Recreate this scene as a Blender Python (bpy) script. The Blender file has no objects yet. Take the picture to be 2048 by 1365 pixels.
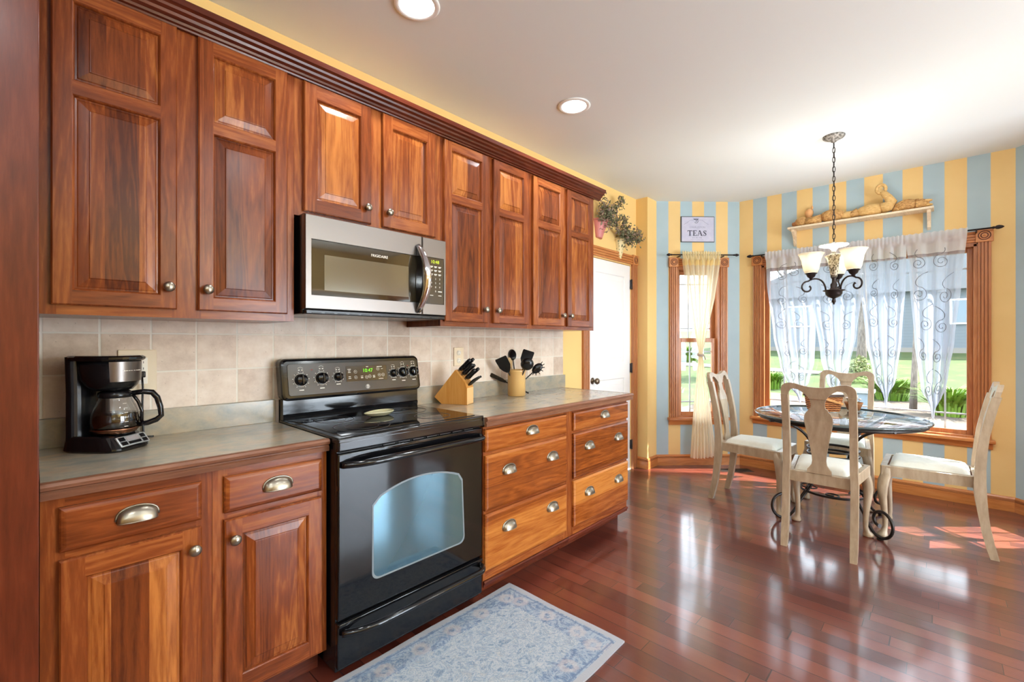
import bpy, bmesh, math, random
from mathutils import Vector, Matrix
random.seed(7)
PI = math.pi
scene = bpy.context.scene
COL = scene.collection

# ------------------------------------------------------------------ camera
YAW = 43.3
cd = bpy.data.cameras.new('camera'); cam = bpy.data.objects.new('camera', cd); COL.objects.link(cam)
cam.location = (0, 0, 1.285)
cam.rotation_euler = (PI/2, 0, math.radians(YAW) - PI/2)
cd.sensor_width = 36.0; cd.lens = 910.0*36.0/2048.0; cd.shift_y = 1.0/2048.0
cd.clip_start = 0.05; cd.clip_end = 300
scene.camera = cam

# ------------------------------------------------------------------ sky, sun, exposure
wd = bpy.data.worlds.new('sky'); scene.world = wd; wd.use_nodes = True
bg = wd.node_tree.nodes['Background']
bg.inputs[0].default_value = (0.80, 0.91, 1.0, 1); bg.inputs[1].default_value = 5.5
sd = bpy.data.lights.new('sun', 'SUN'); sun = bpy.data.objects.new('sun', sd); COL.objects.link(sun)
sd.energy = 24.0; sd.angle = math.radians(0.6); sd.color = (1.0, 0.94, 0.84)
sun.location = (9, -6, 9)
sun.rotation_euler = Vector((-0.42, 0.45, -0.80)).to_track_quat('-Z', 'Y').to_euler()
DOWNLIGHT_W = 7.0; CHANDELIER_W = 5.4; FILL_UPLIGHT_W = 140.0; PATIO_W = 150.0
pa = bpy.data.lights.new('patio_daylight', 'AREA'); pao = bpy.data.objects.new('patio_daylight', pa); COL.objects.link(pao)
pa.shape = 'RECTANGLE'; pa.size = 2.2; pa.size_y = 2.0; pa.energy = PATIO_W; pa.color = (0.80, 0.90, 1.0)
pao.location = (3.05, -3.42, 1.12); pao.rotation_euler = (PI/2, 0, 0)   # sky light through the patio door behind the camera, shining +y
scene.view_settings.view_transform = 'Standard'
scene.view_settings.look = 'None'
scene.view_settings.exposure = 0.5
scene.view_settings.gamma = 1.0
scene.view_settings.use_curve_mapping = False
cy = scene.cycles
cy.use_denoising = True
cy.max_bounces = 14; cy.transparent_max_bounces = 24; cy.diffuse_bounces = 6; cy.glossy_bounces = 5
cy.caustics_reflective = False; cy.caustics_refractive = False
cy.sample_clamp_indirect = 6.0

# ------------------------------------------------------------------ node helper
def lin(r, g, b):
    f = lambda c: (c/255/12.92) if c/255 <= .04045 else ((c/255+.055)/1.055)**2.4
    return (f(r), f(g), f(b), 1)

class NT:
    def __init__(s, name):
        s.m = bpy.data.materials.new(name); s.m.use_nodes = True
        s.t = s.m.node_tree; s.n = s.t.nodes
        s.out = s.n['Material Output']; s.b = s.n['Principled BSDF']
    def new(s, typ, **kw):
        n = s.n.new(typ)
        for k, v in kw.items(): setattr(n, k, v)
        return n
    def link(s, a, b): s.t.links.new(a, b)
    def setin(s, sock, v):
        if isinstance(v, bpy.types.NodeSocket): s.link(v, sock)
        else: sock.default_value = v
    def P(s, **kw):
        for k, v in kw.items(): s.setin(s.b.inputs[k.replace('_', ' ')], v)
    def math(s, op, a, b=0.0, c=0.0):
        n = s.new('ShaderNodeMath', operation=op)
        s.setin(n.inputs[0], a); s.setin(n.inputs[1], b)
        if len(n.inputs) > 2: s.setin(n.inputs[2], c)
        return n.outputs[0]
    def coord(s, kind='Object'): return s.new('ShaderNodeTexCoord').outputs[kind]
    def sep(s, v):
        n = s.new('ShaderNodeSeparateXYZ'); s.link(v, n.inputs[0]); return n.outputs
    def comb(s, x, y, z):
        n = s.new('ShaderNodeCombineXYZ')
        for i, v in enumerate((x, y, z)): s.setin(n.inputs[i], v)
        return n.outputs[0]
    def scale(s, v, sc, loc=(0, 0, 0)):
        n = s.new('ShaderNodeMapping'); s.link(v, n.inputs['Vector'])
        n.inputs['Scale'].default_value = sc; s.setin(n.inputs['Location'], loc); return n.outputs[0]
    def noise(s, v, scale, detail=4, rough=.55, dist=0.0):
        n = s.new('ShaderNodeTexNoise'); s.link(v, n.inputs['Vector'])
        n.inputs['Scale'].default_value = scale; n.inputs['Detail'].default_value = detail
        n.inputs['Roughness'].default_value = rough; n.inputs['Distortion'].default_value = dist
        return n.outputs['Fac']
    def white(s, v, dim='1D'):
        n = s.new('ShaderNodeTexWhiteNoise', noise_dimensions=dim)
        s.link(v, n.inputs['W' if dim == '1D' else 'Vector']); return n.outputs['Value']
    def vor(s, v, scale, feature='F1', rnd=1.0):
        n = s.new('ShaderNodeTexVoronoi', feature=feature); s.link(v, n.inputs['Vector'])
        n.inputs['Scale'].default_value = scale; n.inputs['Randomness'].default_value = rnd
        return n.outputs['Distance']
    def ramp(s, f, stops):
        n = s.new('ShaderNodeValToRGB'); s.link(f, n.inputs[0])
        e = n.color_ramp.elements
        while len(e) < len(stops): e.new(0.5)
        for el, (p, c) in zip(e, stops): el.position = p; el.color = c if len(c) == 4 else (*c, 1)
        return n.outputs[0]
    def mix(s, f, a, b, typ='MIX'):
        n = s.new('ShaderNodeMix', data_type='RGBA', blend_type=typ)
        s.setin(n.inputs[0], f); s.setin(n.inputs[6], a); s.setin(n.inputs[7], b); return n.outputs[2]
    def bump(s, h, strength=.2, dist=.01):
        n = s.new('ShaderNodeBump'); s.link(h, n.inputs['Height'])
        n.inputs['Strength'].default_value = strength; n.inputs['Distance'].default_value = dist
        s.link(n.outputs[0], s.b.inputs['Normal']); return n.outputs[0]

def plain(name, col, rough=.5, metal=0.0, coat=0.0, emit=None, es=0.0, spec=.5):
    t = NT(name); t.P(Base_Color=col, Roughness=rough, Metallic=metal, Coat_Weight=coat)
    t.b.inputs['Specular IOR Level'].default_value = spec
    if emit: t.b.inputs['Emission Color'].default_value = emit; t.b.inputs['Emission Strength'].default_value = es
    return t.m

def wood(name, grain, c_dark, c_mid, c_light, board=0.0, rough=.25, coat=.06, var=.5):
    """grain: axis letter the fibres follow; board: strip width across it"""
    t = NT(name); c = t.coord()
    oi = t.new('ShaderNodeObjectInfo').outputs['Random']
    sx = {'x': (.09, 1, 1), 'y': (1, .09, 1), 'z': (1, 1, .09)}[grain]
    off = t.comb(t.math('MULTIPLY', oi, 17.3), t.math('MULTIPLY', oi, 9.1), t.math('MULTIPLY', oi, 23.7))
    v = t.new('ShaderNodeVectorMath', operation='ADD'); t.link(c, v.inputs[0]); t.link(off, v.inputs[1])
    v = v.outputs[0]
    if board:
        X = t.sep(v)
        across = {'x': X[2], 'y': X[0], 'z': X[0]}[grain]
        idx = t.math('FLOOR', t.math('DIVIDE', across, board))
        wn = t.white(idx)
        sh = t.comb(t.math('MULTIPLY', wn, 7.0), t.math('MULTIPLY', wn, 3.0), t.math('MULTIPLY', wn, 5.0))
        va = t.new('ShaderNodeVectorMath', operation='ADD'); t.link(v, va.inputs[0]); t.link(sh, va.inputs[1]); v = va.outputs[0]
    p = t.scale(v, sx)
    n1 = t.noise(p, 6, 3, .5, 1.0)
    n2 = t.noise(p, 110, 4, .65, .3)
    rg_ = t.math('SINE', t.math('MULTIPLY', n1, 75.0))
    f = t.math('ADD', t.math('ADD', t.math('MULTIPLY', n1, .42), t.math('MULTIPLY', n2, .34)), t.math('MULTIPLY', rg_, .045))
    f = t.math('ADD', f, .12)
    if board: f = t.math('ADD', f, t.math('MULTIPLY', t.math('SUBTRACT', wn, .5), var*.5))
    else: f = t.math('ADD', f, t.math('MULTIPLY', t.math('SUBTRACT', oi, .5), var*.25))
    col = t.ramp(f, [(.28, c_dark), (.5, c_mid), (.74, c_light)])
    t.P(Base_Color=col, Roughness=rough, Coat_Weight=coat, Coat_Roughness=.18); t.b.inputs['Specular IOR Level'].default_value = .32
    t.bump(n2, .06, .002)
    return t.m

def glass_thin(name, tint=(1, 1, 1, 1), refl=.08, rough=0.0):
    t = NT(name); t.n.remove(t.b)
    tr = t.new('ShaderNodeBsdfTransparent'); tr.inputs[0].default_value = tint
    gl = t.new('ShaderNodeBsdfGlossy'); gl.inputs['Roughness'].default_value = rough
    lw = t.new('ShaderNodeLayerWeight'); lw.inputs[0].default_value = .35
    f = t.math('ADD', t.math('MULTIPLY', t.math('POWER', lw.outputs['Facing'], 3.0), .7), refl)
    mx = t.new('ShaderNodeMixShader'); t.link(f, mx.inputs[0]); t.link(tr.outputs[0], mx.inputs[1]); t.link(gl.outputs[0], mx.inputs[2])
    t.link(mx.outputs[0], t.out.inputs[0]); return t.m

def sheer(name, col, opac, trans=.5, crease=0.0):
    t = NT(name); t.n.remove(t.b)
    tr = t.new('ShaderNodeBsdfTransparent'); tr.inputs[0].default_value = (1, 1, 1, 1)
    d = t.new('ShaderNodeBsdfDiffuse'); d.inputs[0].default_value = col
    l = t.new('ShaderNodeBsdfTranslucent'); l.inputs[0].default_value = col
    m1 = t.new('ShaderNodeMixShader'); m1.inputs[0].default_value = trans
    t.link(d.outputs[0], m1.inputs[1]); t.link(l.outputs[0], m1.inputs[2])
    lw = t.new('ShaderNodeLayerWeight'); lw.inputs[0].default_value = .5
    f = t.math('MINIMUM', t.math('ADD', t.math('MULTIPLY', lw.outputs['Facing'], .55), opac), .97)
    m2 = t.new('ShaderNodeMixShader'); t.link(f, m2.inputs[0])
    t.link(tr.outputs[0], m2.inputs[1]); t.link(m1.outputs[0], m2.inputs[2])
    t.link(m2.outputs[0], t.out.inputs[0]); return t.m

# ------------------------------------------------------------------ materials
M = {}
CD, CM, CL = lin(78, 33, 13), lin(128, 63, 27), lin(176, 106, 51)
M['cherry_v'] = wood('cherry_vertical', 'z', CD, CM, CL)
M['cherry_h'] = wood('cherry_horizontal', 'x', CD, CM, CL)
M['cherry_panel'] = wood('cherry_panel', 'z', lin(76, 32, 13), lin(124, 60, 24), lin(182, 112, 52), board=.085, var=.66)
M['cherry_drawer'] = wood('cherry_drawer', 'x', lin(96, 44, 16), lin(150, 79, 29), lin(192, 122, 55), board=.078, var=.75)
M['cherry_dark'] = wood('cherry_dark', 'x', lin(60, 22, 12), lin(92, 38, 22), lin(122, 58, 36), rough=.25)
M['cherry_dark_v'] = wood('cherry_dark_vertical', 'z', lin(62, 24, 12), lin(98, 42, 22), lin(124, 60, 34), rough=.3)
M['edge_wood'] = wood('edge_wood', 'x', lin(96, 58, 40), lin(122, 80, 58), lin(150, 106, 80), rough=.4)
M['oak_h'] = wood('oak_trim_horizontal', 'x', lin(156, 90, 46), lin(190, 120, 64), lin(212, 148, 90), rough=.4, coat=.2)
M['oak_v'] = wood('oak_trim_vertical', 'z', lin(146, 88, 52), lin(178, 114, 70), lin(204, 144, 98), rough=.4, coat=.2)
M['oak_line'] = plain('oak_groove', lin(96, 48, 22), .5)
M['bronze'] = plain('antique_bronze', lin(120, 108, 92), .28, .95)
M['nickel'] = plain('pewter_metal', lin(150, 142, 128), .3, .95)
M['steel'] = plain('stainless_steel', lin(122, 116, 112), .34, 1.0)
M['chrome'] = plain('chrome_metal', lin(215, 215, 220), .08, 1.0)
M['black_gloss'] = plain('black_enamel', (.005, .005, .006, 1), .09)
M['black_panel'] = plain('black_control_panel', lin(46, 40, 34), .22, coat=.3)
M['black_glass'] = plain('black_glass', (.004, .004, .005, 1), .03, spec=.45)
M['black_plastic'] = plain('black_plastic', (.006, .006, .007, 1), .22, spec=.4)
M['black_matte'] = plain('black_matte', (.016, .016, .017, 1), .5)
M['marking'] = plain('white_marking', lin(225, 222, 212), .6)
M['marking_red'] = plain('red_marking', lin(170, 60, 45), .6)
M['marking_green'] = plain('green_digits', lin(90, 190, 20), .6, emit=lin(110, 220, 20), es=1.0)
M['marking_yellow'] = plain('yellow_digits', lin(170, 190, 40), .6, emit=lin(190, 210, 40), es=.7)
M['white'] = plain('white_paint', lin(240, 242, 242), .35)
M['ceil'] = plain('ceiling_paint', lin(232, 239, 240), .9)
M['yellow'] = plain('yellow_paint', lin(236, 200, 130), .8)
M['outlet'] = plain('ivory_plastic', lin(222, 205, 175), .4)
M['outlet_white'] = plain('white_receptacle', lin(236, 230, 215), .4)
M['iron'] = plain('dark_iron', lin(48, 40, 38), .38, .6)
M['iron_table'] = plain('table_iron', lin(40, 34, 32), .35, .5)
M['rod'] = plain('black_rod_metal', lin(38, 30, 32), .4, .5)
M['hinge'] = plain('dark_hinge', lin(62, 56, 56), .4, .7)
M['vent'] = plain('brown_vent_metal', lin(70, 48, 36), .45, .5)
M['straw'] = None
M['rubber'] = plain('black_rubber', (.012, .012, .012, 1), .6)

def m_oven_window():
    t = NT('coated_oven_glass')
    t.P(Base_Color=lin(92, 124, 138), Roughness=.05, Metallic=.7); t.b.inputs['Specular IOR Level'].default_value = .9
    return t.m
M['oven_window'] = m_oven_window()
def m_mw_window():
    t = NT('microwave_glass')
    t.P(Base_Color=lin(52, 46, 35), Roughness=.05, Metallic=.3, Coat_Weight=.4); return t.m
M['mw_glass'] = m_mw_window()
M['mw_mesh'] = plain('microwave_screen', lin(98, 92, 76), .14, .3, coat=.3)

def m_floor():
    t = NT('cherry_plank_floor'); X = t.sep(t.coord())
    w, L = .083, .62
    r = t.math('DIVIDE', X[0], w); row = t.math('FLOOR', r); fr = t.math('SUBTRACT', r, row)
    rn = t.white(row)
    y = t.math('ADD', t.math('DIVIDE', X[1], L), t.math('MULTIPLY', rn, 13.7))
    # uneven board lengths: warp the run with a slow sine per row
    y = t.math('ADD', y, t.math('MULTIPLY', t.math('SINE', t.math('ADD', t.math('MULTIPLY', y, 2.1), t.math('MULTIPLY', rn, 6.0))), .22))
    cl = t.math('FLOOR', y); fy = t.math('SUBTRACT', y, cl)
    idv = t.comb(row, cl, 3.0)
    rid = t.white(idv, '3D')
    v = t.comb(t.math('ADD', X[0], t.math('MULTIPLY', rid, 31.0)), t.math('MULTIPLY', X[1], .1), t.math('MULTIPLY', rid, 11.0))
    n1 = t.noise(v, 14, 4, .55, .8)
    n2 = t.noise(v, 90, 3, .6)
    f = t.math('ADD', t.math('ADD', t.math('MULTIPLY', n1, .36), t.math('MULTIPLY', n2, .14)), t.math('MULTIPLY', rid, .5))
    col = t.ramp(f, [(.15, lin(58, 24, 19)), (.45, lin(90, 39, 29)), (.85, lin(118, 58, 43))])
    ex = t.math('MINIMUM', fr, t.math('SUBTRACT', 1.0, fr)); ex = t.math('MULTIPLY', ex, w)
    ey = t.math('MINIMUM', fy, t.math('SUBTRACT', 1.0, fy)); ey = t.math('MULTIPLY', ey, L)
    e = t.math('MINIMUM', ex, ey)
    gap = t.new('ShaderNodeMapRange'); t.link(e, gap.inputs[0]); gap.inputs[1].default_value = .0011; gap.inputs[2].default_value = .0026
    g = gap.outputs[0]
    col = t.mix(g, lin(40, 14, 10), col)
    t.P(Base_Color=col, Roughness=.38, Coat_Weight=1.0, Coat_Roughness=.12, Coat_IOR=1.55)
    h = t.math('ADD', g, t.math('ADD', t.math('MULTIPLY', n2, .06), t.math('MULTIPLY', t.noise(t.coord(), 3.0, 2), .25)))
    h = t.math('ADD', h, t.math('MULTIPLY', rid, .15))
    t.bump(h, .42, .0015)
    return t.m
M['floor'] = m_floor()

def m_stripes(name, first_blue, w):
    t = NT(name); X = t.sep(t.coord())
    k = t.math('FLOOR', t.math('DIVIDE', X[0], w)); par = t.math('MODULO', k, 2.0)
    f = par if not first_blue else t.math('SUBTRACT', 1.0, par)
    n = t.noise(t.coord(), 3.5, 3)
    blue = t.mix(n, lin(160, 184, 196), lin(178, 200, 209)); yel = t.mix(n, lin(226, 190, 124), lin(236, 205, 144))
    t.P(Base_Color=t.mix(f, yel, blue), Roughness=.75); return t.m
M['stripe_main'] = m_stripes('striped_paint_main', False, 1.94/15)
M['stripe_side'] = m_stripes('striped_paint_side', True, .877/7)

def m_counter():
    t = NT('slate_laminate'); c = t.coord()
    p = t.scale(c, (1.0, 1.5, 1.5))
    n = t.noise(p, 5.5, 6, .62, .9); n2 = t.noise(p, 13, 5, .65, .5); n3 = t.noise(c, 140, 2)
    a = t.ramp(n, [(.30, lin(122, 122, 112)), (.47, lin(152, 144, 126)), (.60, lin(176, 154, 124)), (.74, lin(178, 134, 92))])
    b = t.ramp(n2, [(.35, lin(128, 134, 128)), (.62, lin(174, 160, 138))])
    col = t.mix(.5, a, b); col = t.mix(t.math('MULTIPLY', n3, .18), col, lin(190, 182, 165))
    t.P(Base_Color=col, Roughness=.24, Coat_Weight=.25, Coat_Roughness=.1); return t.m
M['counter'] = m_counter()

def m_tile():
    t = NT('travertine_tile'); X = t.sep(t.coord())
    s = .1505
    u = t.math('DIVIDE', t.math('SUBTRACT', X[0], .029), s); v = t.math('DIVIDE', t.math('SUBTRACT', X[2], 1.0135), .1515)
    iu = t.math('FLOOR', u); iv = t.math('FLOOR', v)
    fu = t.math('SUBTRACT', u, iu); fv = t.math('SUBTRACT', v, iv)
    e = t.math('MINIMUM', t.math('MINIMUM', fu, t.math('SUBTRACT', 1.0, fu)), t.math('MINIMUM', fv, t.math('SUBTRACT', 1.0, fv)))
    g = t.new('ShaderNodeMapRange'); t.link(e, g.inputs[0]); g.inputs[1].default_value = .013; g.inputs[2].default_value = .03
    g = g.outputs[0]
    rid = t.white(t.comb(iu, iv, 0.5), '3D')
    n = t.noise(t.coord(), 16, 6, .65); pit = t.noise(t.coord(), 90, 2)
    f = t.math('ADD', t.math('MULTIPLY', n, .7), t.math('MULTIPLY', rid, .3))
    col = t.ramp(f, [(.28, lin(188, 166, 146)), (.5, lin(212, 194, 175)), (.72, lin(226, 212, 196))])
    pits = t.math('LESS_THAN', pit, .30)
    col = t.mix(t.math('MULTIPLY', pits, .5), col, lin(140, 118, 98))
    col = t.mix(g, lin(220, 214, 200), col)
    t.P(Base_Color=col, Roughness=.42)
    t.bump(t.math('ADD', g, t.math('MULTIPLY', n, .3)), .35, .002); return t.m
M['tile'] = m_tile()

def m_rug():
    t = NT('persian_rug'); c = t.coord(); X = t.sep(c)
    W_, H_ = 1.19, .68
    dx = t.math('MINIMUM', X[0], t.math('SUBTRACT', W_, X[0])); dy = t.math('MINIMUM', X[1], t.math('SUBTRACT', H_, X[1]))
    e = t.math('MINIMUM', dx, dy)
    wob = t.noise(c, 30, 4, .6, 1.2); fine = t.noise(c, 130, 3, .7)
    s1 = t.noise(c, 13, 5, .62, 2.6); s2 = t.noise(t.scale(c, (1, 1, 1), (3.1, 1.7, 0)), 22, 4, .6, 3.2); s3 = t.noise(t.scale(c, (1, 1, 1), (7.1, 4.7, 0)), 38, 4, .65, 1.5)
    field = t.ramp(s1, [(.34, lin(96, 122, 146)), (.44, lin(140, 158, 174)), (.50, lin(178, 182, 188)), (.57, lin(128, 150, 168)), (.66, lin(160, 164, 168))])
    scroll = t.math('LESS_THAN', t.math('ABSOLUTE', t.math('SUBTRACT', s2, .5)), .022)
    field = t.mix(t.math('MULTIPLY', scroll, .6), field, lin(204, 200, 192))
    border = t.ramp(s1, [(.34, lin(70, 98, 134)), (.46, lin(106, 132, 160)), (.54, lin(158, 172, 186)), (.66, lin(92, 118, 148))])
    border = t.mix(t.math('MULTIPLY', scroll, .45), border, lin(196, 192, 190))
    speck = t.math('LESS_THAN', s3, .41)
    def ros(along, acrs, per, off):
        q = t.math('SUBTRACT', t.math('FRACT', t.math('DIVIDE', t.math('ADD', along, off), per)), .5)
        q = t.math('MULTIPLY', q, per); p = t.math('SUBTRACT', acrs, .088)
        return t.math('SQRT', t.math('ADD', t.math('MULTIPLY', q, q), t.math('MULTIPLY', p, p)))
    rr = t.math('MINIMUM', ros(X[0], dy, .17, .03), ros(X[1], dx, .17, .07))
    rr = t.math('ADD', rr, t.math('MULTIPLY', t.math('SUBTRACT', s3, .5), .045))
    rosm = t.ramp(rr, [(.010, (0, 0, 0, 1)), (.020, (1, 1, 1, 1)), (.034, (.9, .9, .9, 1)), (.042, (0, 0, 0, 1))])
    border = t.mix(t.math('MULTIPLY', speck, .6), border, lin(64, 90, 128))
    border = t.mix(t.math('MULTIPLY', rosm, .58), border, lin(198, 184, 178))
    field = t.mix(t.math('MULTIPLY', speck, .45), field, lin(96, 122, 148))
    inb = t.math('LESS_THAN', t.math('ADD', e, t.math('MULTIPLY', t.math('SUBTRACT', wob, .5), .06)), .135)
    col = t.mix(inb, field, border)
    line = t.math('LESS_THAN', t.math('ABSOLUTE', t.math('SUBTRACT', e, .038)), .004)
    col = t.mix(t.math('MULTIPLY', line, .7), col, lin(80, 104, 138))
    edge = t.math('LESS_THAN', e, .027)
    col = t.mix(edge, col, lin(168, 168, 172))
    col = t.mix(t.math('MULTIPLY', fine, .20), col, lin(156, 162, 170))
    col = t.mix(.18, col, lin(84, 98, 116))
    t.P(Base_Color=col, Roughness=.95); t.b.inputs['Sheen Weight'].default_value = .15
    t.bump(fine, .4, .003); return t.m
M['rug'] = m_rug()

def m_straw(name, a, b, sc=60):
    t = NT(name); c = t.coord()
    s = t.noise(t.scale(c, (1, .35, 1)), sc*2.2, 4, .6, .8); n = t.noise(c, 30, 4)
    f = t.ramp(t.math('ADD', t.math('MULTIPLY', s, .7), t.math('MULTIPLY', n, .3)), [(.36, (0, 0, 0, 1)), (.62, (1, 1, 1, 1))])
    t.P(Base_Color=t.mix(f, a, b), Roughness=.8)
    t.bump(s, .8, .006); return t.m
M['straw'] = m_straw('woven_straw', lin(150, 100, 52), lin(228, 184, 118))
M['straw_pale'] = m_straw('pale_straw', lin(204, 160, 96), lin(232, 196, 132), 40)
M['straw_dark'] = m_straw('dark_straw', lin(140, 84, 50), lin(196, 140, 90), 70)
def m_wicker():
    t = NT('wicker'); X = t.sep(t.coord())
    a = t.math('SINE', t.math('MULTIPLY', t.math('ADD', X[0], X[1]), 180.0))
    row = t.math('SINE', t.math('ADD', t.math('MULTIPLY', X[2], 420.0), t.math('MULTIPLY', a, .6)))
    f = t.math('ADD', t.math('MULTIPLY', row, .35), t.math('MULTIPLY', t.noise(t.coord(), 60, 3), .9))
    t.P(Base_Color=t.ramp(f, [(.15, lin(110, 54, 20)), (.45, lin(176, 98, 40)), (.8, lin(214, 142, 74))]), Roughness=.6)
    t.bump(row, .7, .004); return t.m
M['wicker'] = m_wicker()
def m_chair():
    t = NT('antiqued_cream_paint'); c = t.coord()
    n = t.noise(t.scale(c, (1, 1, .25)), 26, 5, .65); n2 = t.noise(c, 7, 3)
    t.P(Base_Color=t.mix(t.math('MULTIPLY', n2, .5), t.ramp(n, [(.3, lin(146, 126, 102)), (.55, lin(174, 155, 130)), (.8, lin(192, 176, 152))]), lin(164, 144, 120)), Roughness=.42, Coat_Weight=.15); return t.m
M['chair'] = m_chair()
def m_cushion():
    t = NT('pale_upholstery'); c = t.coord(); n = t.noise(c, 160, 3); n2 = t.noise(c, 22, 4)
    t.P(Base_Color=t.mix(t.math('ADD', t.math('MULTIPLY', n2, .6), t.math('MULTIPLY', n, .3)), lin(206, 204, 190), lin(238, 238, 230)), Roughness=.9)
    t.b.inputs['Sheen Weight'].default_value = .4; t.bump(n, .4, .002); return t.m
M['cushion'] = m_cushion()
def m_granite_iron():
    t = NT('cast_filigree'); n = t.vor(t.coord(), 75)
    t.P(Base_Color=t.ramp(n, [(.2, lin(62, 54, 44)), (.45, lin(150, 138, 112)), (.7, lin(205, 198, 180))]), Roughness=.5, Metallic=.3)
    t.bump(n, .5, .004); return t.m
M['filigree'] = m_granite_iron()
def m_filigree_white():
    t = NT('whitewashed_filigree'); n = t.vor(t.coord(), 60)
    t.P(Base_Color=t.ramp(n, [(.15, lin(120, 116, 108)), (.4, lin(205, 203, 198)), (.7, lin(235, 235, 232))]), Roughness=.55)
    t.bump(n, .5, .004); return t.m
M['filigree_white'] = m_filigree_white()
def m_filigree_grey():
    t = NT('grey_filigree'); n = t.vor(t.coord(), 70)
    t.P(Base_Color=t.ramp(n, [(.12, lin(70, 66, 62)), (.4, lin(124, 120, 114)), (.7, lin(176, 172, 166))]), Roughness=.5, Metallic=.3)
    t.bump(n, .5, .004); return t.m
M['filigree_grey'] = m_filigree_grey()
def m_shade():
    t = NT('alabaster_glass_shade'); t.n.remove(t.b)
    d = t.new('ShaderNodeBsdfDiffuse'); d.inputs[0].default_value = lin(242, 238, 226)
    l = t.new('ShaderNodeBsdfTranslucent'); l.inputs[0].default_value = lin(244, 238, 222)
    g = t.new('ShaderNodeBsdfGlossy'); g.inputs['Roughness'].default_value = .15
    m = t.new('ShaderNodeMixShader'); m.inputs[0].default_value = .55; t.link(d.outputs[0], m.inputs[1]); t.link(l.outputs[0], m.inputs[2])
    m2 = t.new('ShaderNodeMixShader'); m2.inputs[0].default_value = .05; t.link(m.outputs[0], m2.inputs[1]); t.link(g.outputs[0], m2.inputs[2])
    t.link(m2.outputs[0], t.out.inputs[0]); return t.m
M['shade'] = m_shade()
M['lens'] = plain('lit_lens', (1, 1, 1, 1), .5, emit=(1, .98, .94, 1), es=9.0)
M['bulb'] = plain('lit_bulb', (1, 1, 1, 1), .5, emit=(1, .93, .78, 1), es=4.0)
M['pane'] = glass_thin('window_glass', (.98, .99, 1, 1), .03)
M['pot_glass'] = glass_thin('carafe_glass', (.80, .80, .80, 1), .10)
M['table_glass'] = glass_thin('table_glass', (.80, .86, .86, 1), .17)
M['glass_edge'] = plain('dark_glass_edge', lin(58, 70, 72), .08, coat=.6)
M['sheer'] = sheer('white_sheer', lin(194, 201, 215), .46, .40)
M['sheer_header'] = sheer('white_sheer_double', lin(234, 237, 244), .80, .46)
M['thread'] = plain('grey_embroidery', lin(128, 130, 138), .7)
M['cream'] = sheer('cream_sheer', lin(253, 247, 230), .66, .60)
M['cream_header'] = sheer('cream_sheer_gathered', lin(253, 240, 196), .88, .60)
M['tieback'] = plain('grey_tie_cord', lin(190, 176, 168), .5)
M['grille'] = plain('white_grille', lin(205, 214, 222), .5)
def m_lawn():
    t = NT('lawn_grass'); c = t.coord()
    n = t.noise(c, 1.3, 5, .6); f = t.noise(c, 30, 4, .7)
    g = t.ramp(t.math('ADD', t.math('MULTIPLY', n, .6), t.math('MULTIPLY', f, .4)), [(.30, lin(31, 47, 10)), (.5, lin(46, 66, 15)), (.68, lin(74, 72, 40))])
    t.P(Base_Color=g, Roughness=.95); t.bump(f, .6, .05); return t.m
M['lawn'] = m_lawn()
def m_mulch():
    t = NT('tan_gravel'); c = t.coord(); n = t.vor(c, 45); f = t.noise(c, 6, 4)
    t.P(Base_Color=t.mix(f, t.ramp(n, [(.1, lin(62, 54, 45)), (.6, lin(90, 78, 68))]), lin(78, 66, 54)), Roughness=.95); t.bump(n, .6, .03); return t.m
M['mulch'] = m_mulch()
def m_siding():
    t = NT('pale_siding'); X = t.sep(t.coord())
    fz = t.math('FRACT', t.math('DIVIDE', X[2], .15))
    t.P(Base_Color=t.ramp(fz, [(.0, lin(72, 80, 84)), (.08, lin(90, 98, 104)), (1, lin(95, 103, 109))]), Roughness=.7); t.bump(fz, .3, .02); return t.m
M['siding'] = m_siding()
M['roof'] = plain('grey_roof', lin(104, 106, 110), .9)
M['concrete'] = plain('pale_concrete', lin(116, 112, 106), .9)
def m_bark():
    t = NT('grey_bark'); n = t.noise(t.scale(t.coord(), (1, 1, .2)), 24, 5, .7)
    t.P(Base_Color=t.ramp(n, [(.3, lin(66, 60, 58)), (.7, lin(132, 122, 114))]), Roughness=.95); t.bump(n, .8, .03); return t.m
M['bark'] = m_bark()
M['leaf_lime'] = plain('lime_leaf', lin(84, 116, 22), .6)
M['leaf_dry'] = plain('dried_leaf', lin(112, 114, 84), .8)
M['leaf_dry_pink'] = plain('dried_petal', lin(150, 128, 114), .8)
M['leaf_green'] = plain('tree_leaf', lin(92, 120, 60), .7)
M['pot_pink'] = plain('pink_glaze', lin(206, 128, 124), .45)
def m_pot_cream():
    t = NT('cream_floral_glaze'); n = t.vor(t.coord(), 40)
    t.P(Base_Color=t.ramp(n, [(.18, lin(150, 150, 104)), (.32, lin(232, 214, 160))]), Roughness=.45); return t.m
M['pot_cream'] = m_pot_cream()
M['crock'] = plain('tan_stoneware', lin(216, 176, 112), .28, coat=.4)
M['block'] = wood('beech_block', 'z', lin(176, 112, 46), lin(206, 144, 70), lin(222, 168, 96), rough=.4, coat=.1)
M['block_end'] = plain('beech_end', lin(228, 186, 126), .5)
M['spoon_rest'] = plain('sage_ceramic', lin(204, 200, 164), .25, coat=.5)
M['wood_spoon'] = plain('pale_spoon_wood', lin(208, 178, 132), .6)
M['shelf_paint'] = wood('distressed_shelf', 'x', lin(186, 160, 126), lin(226, 208, 178), lin(240, 226, 200), rough=.6, coat=0)
M['coffee'] = plain('dark_coffee', (.004, .002, .001, 1), .1)
M['copper'] = plain('bronze_band', lin(150, 108, 84), .25, 1.0)
M['lcd'] = plain('grey_lcd', lin(152, 146, 146), .2)
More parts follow.
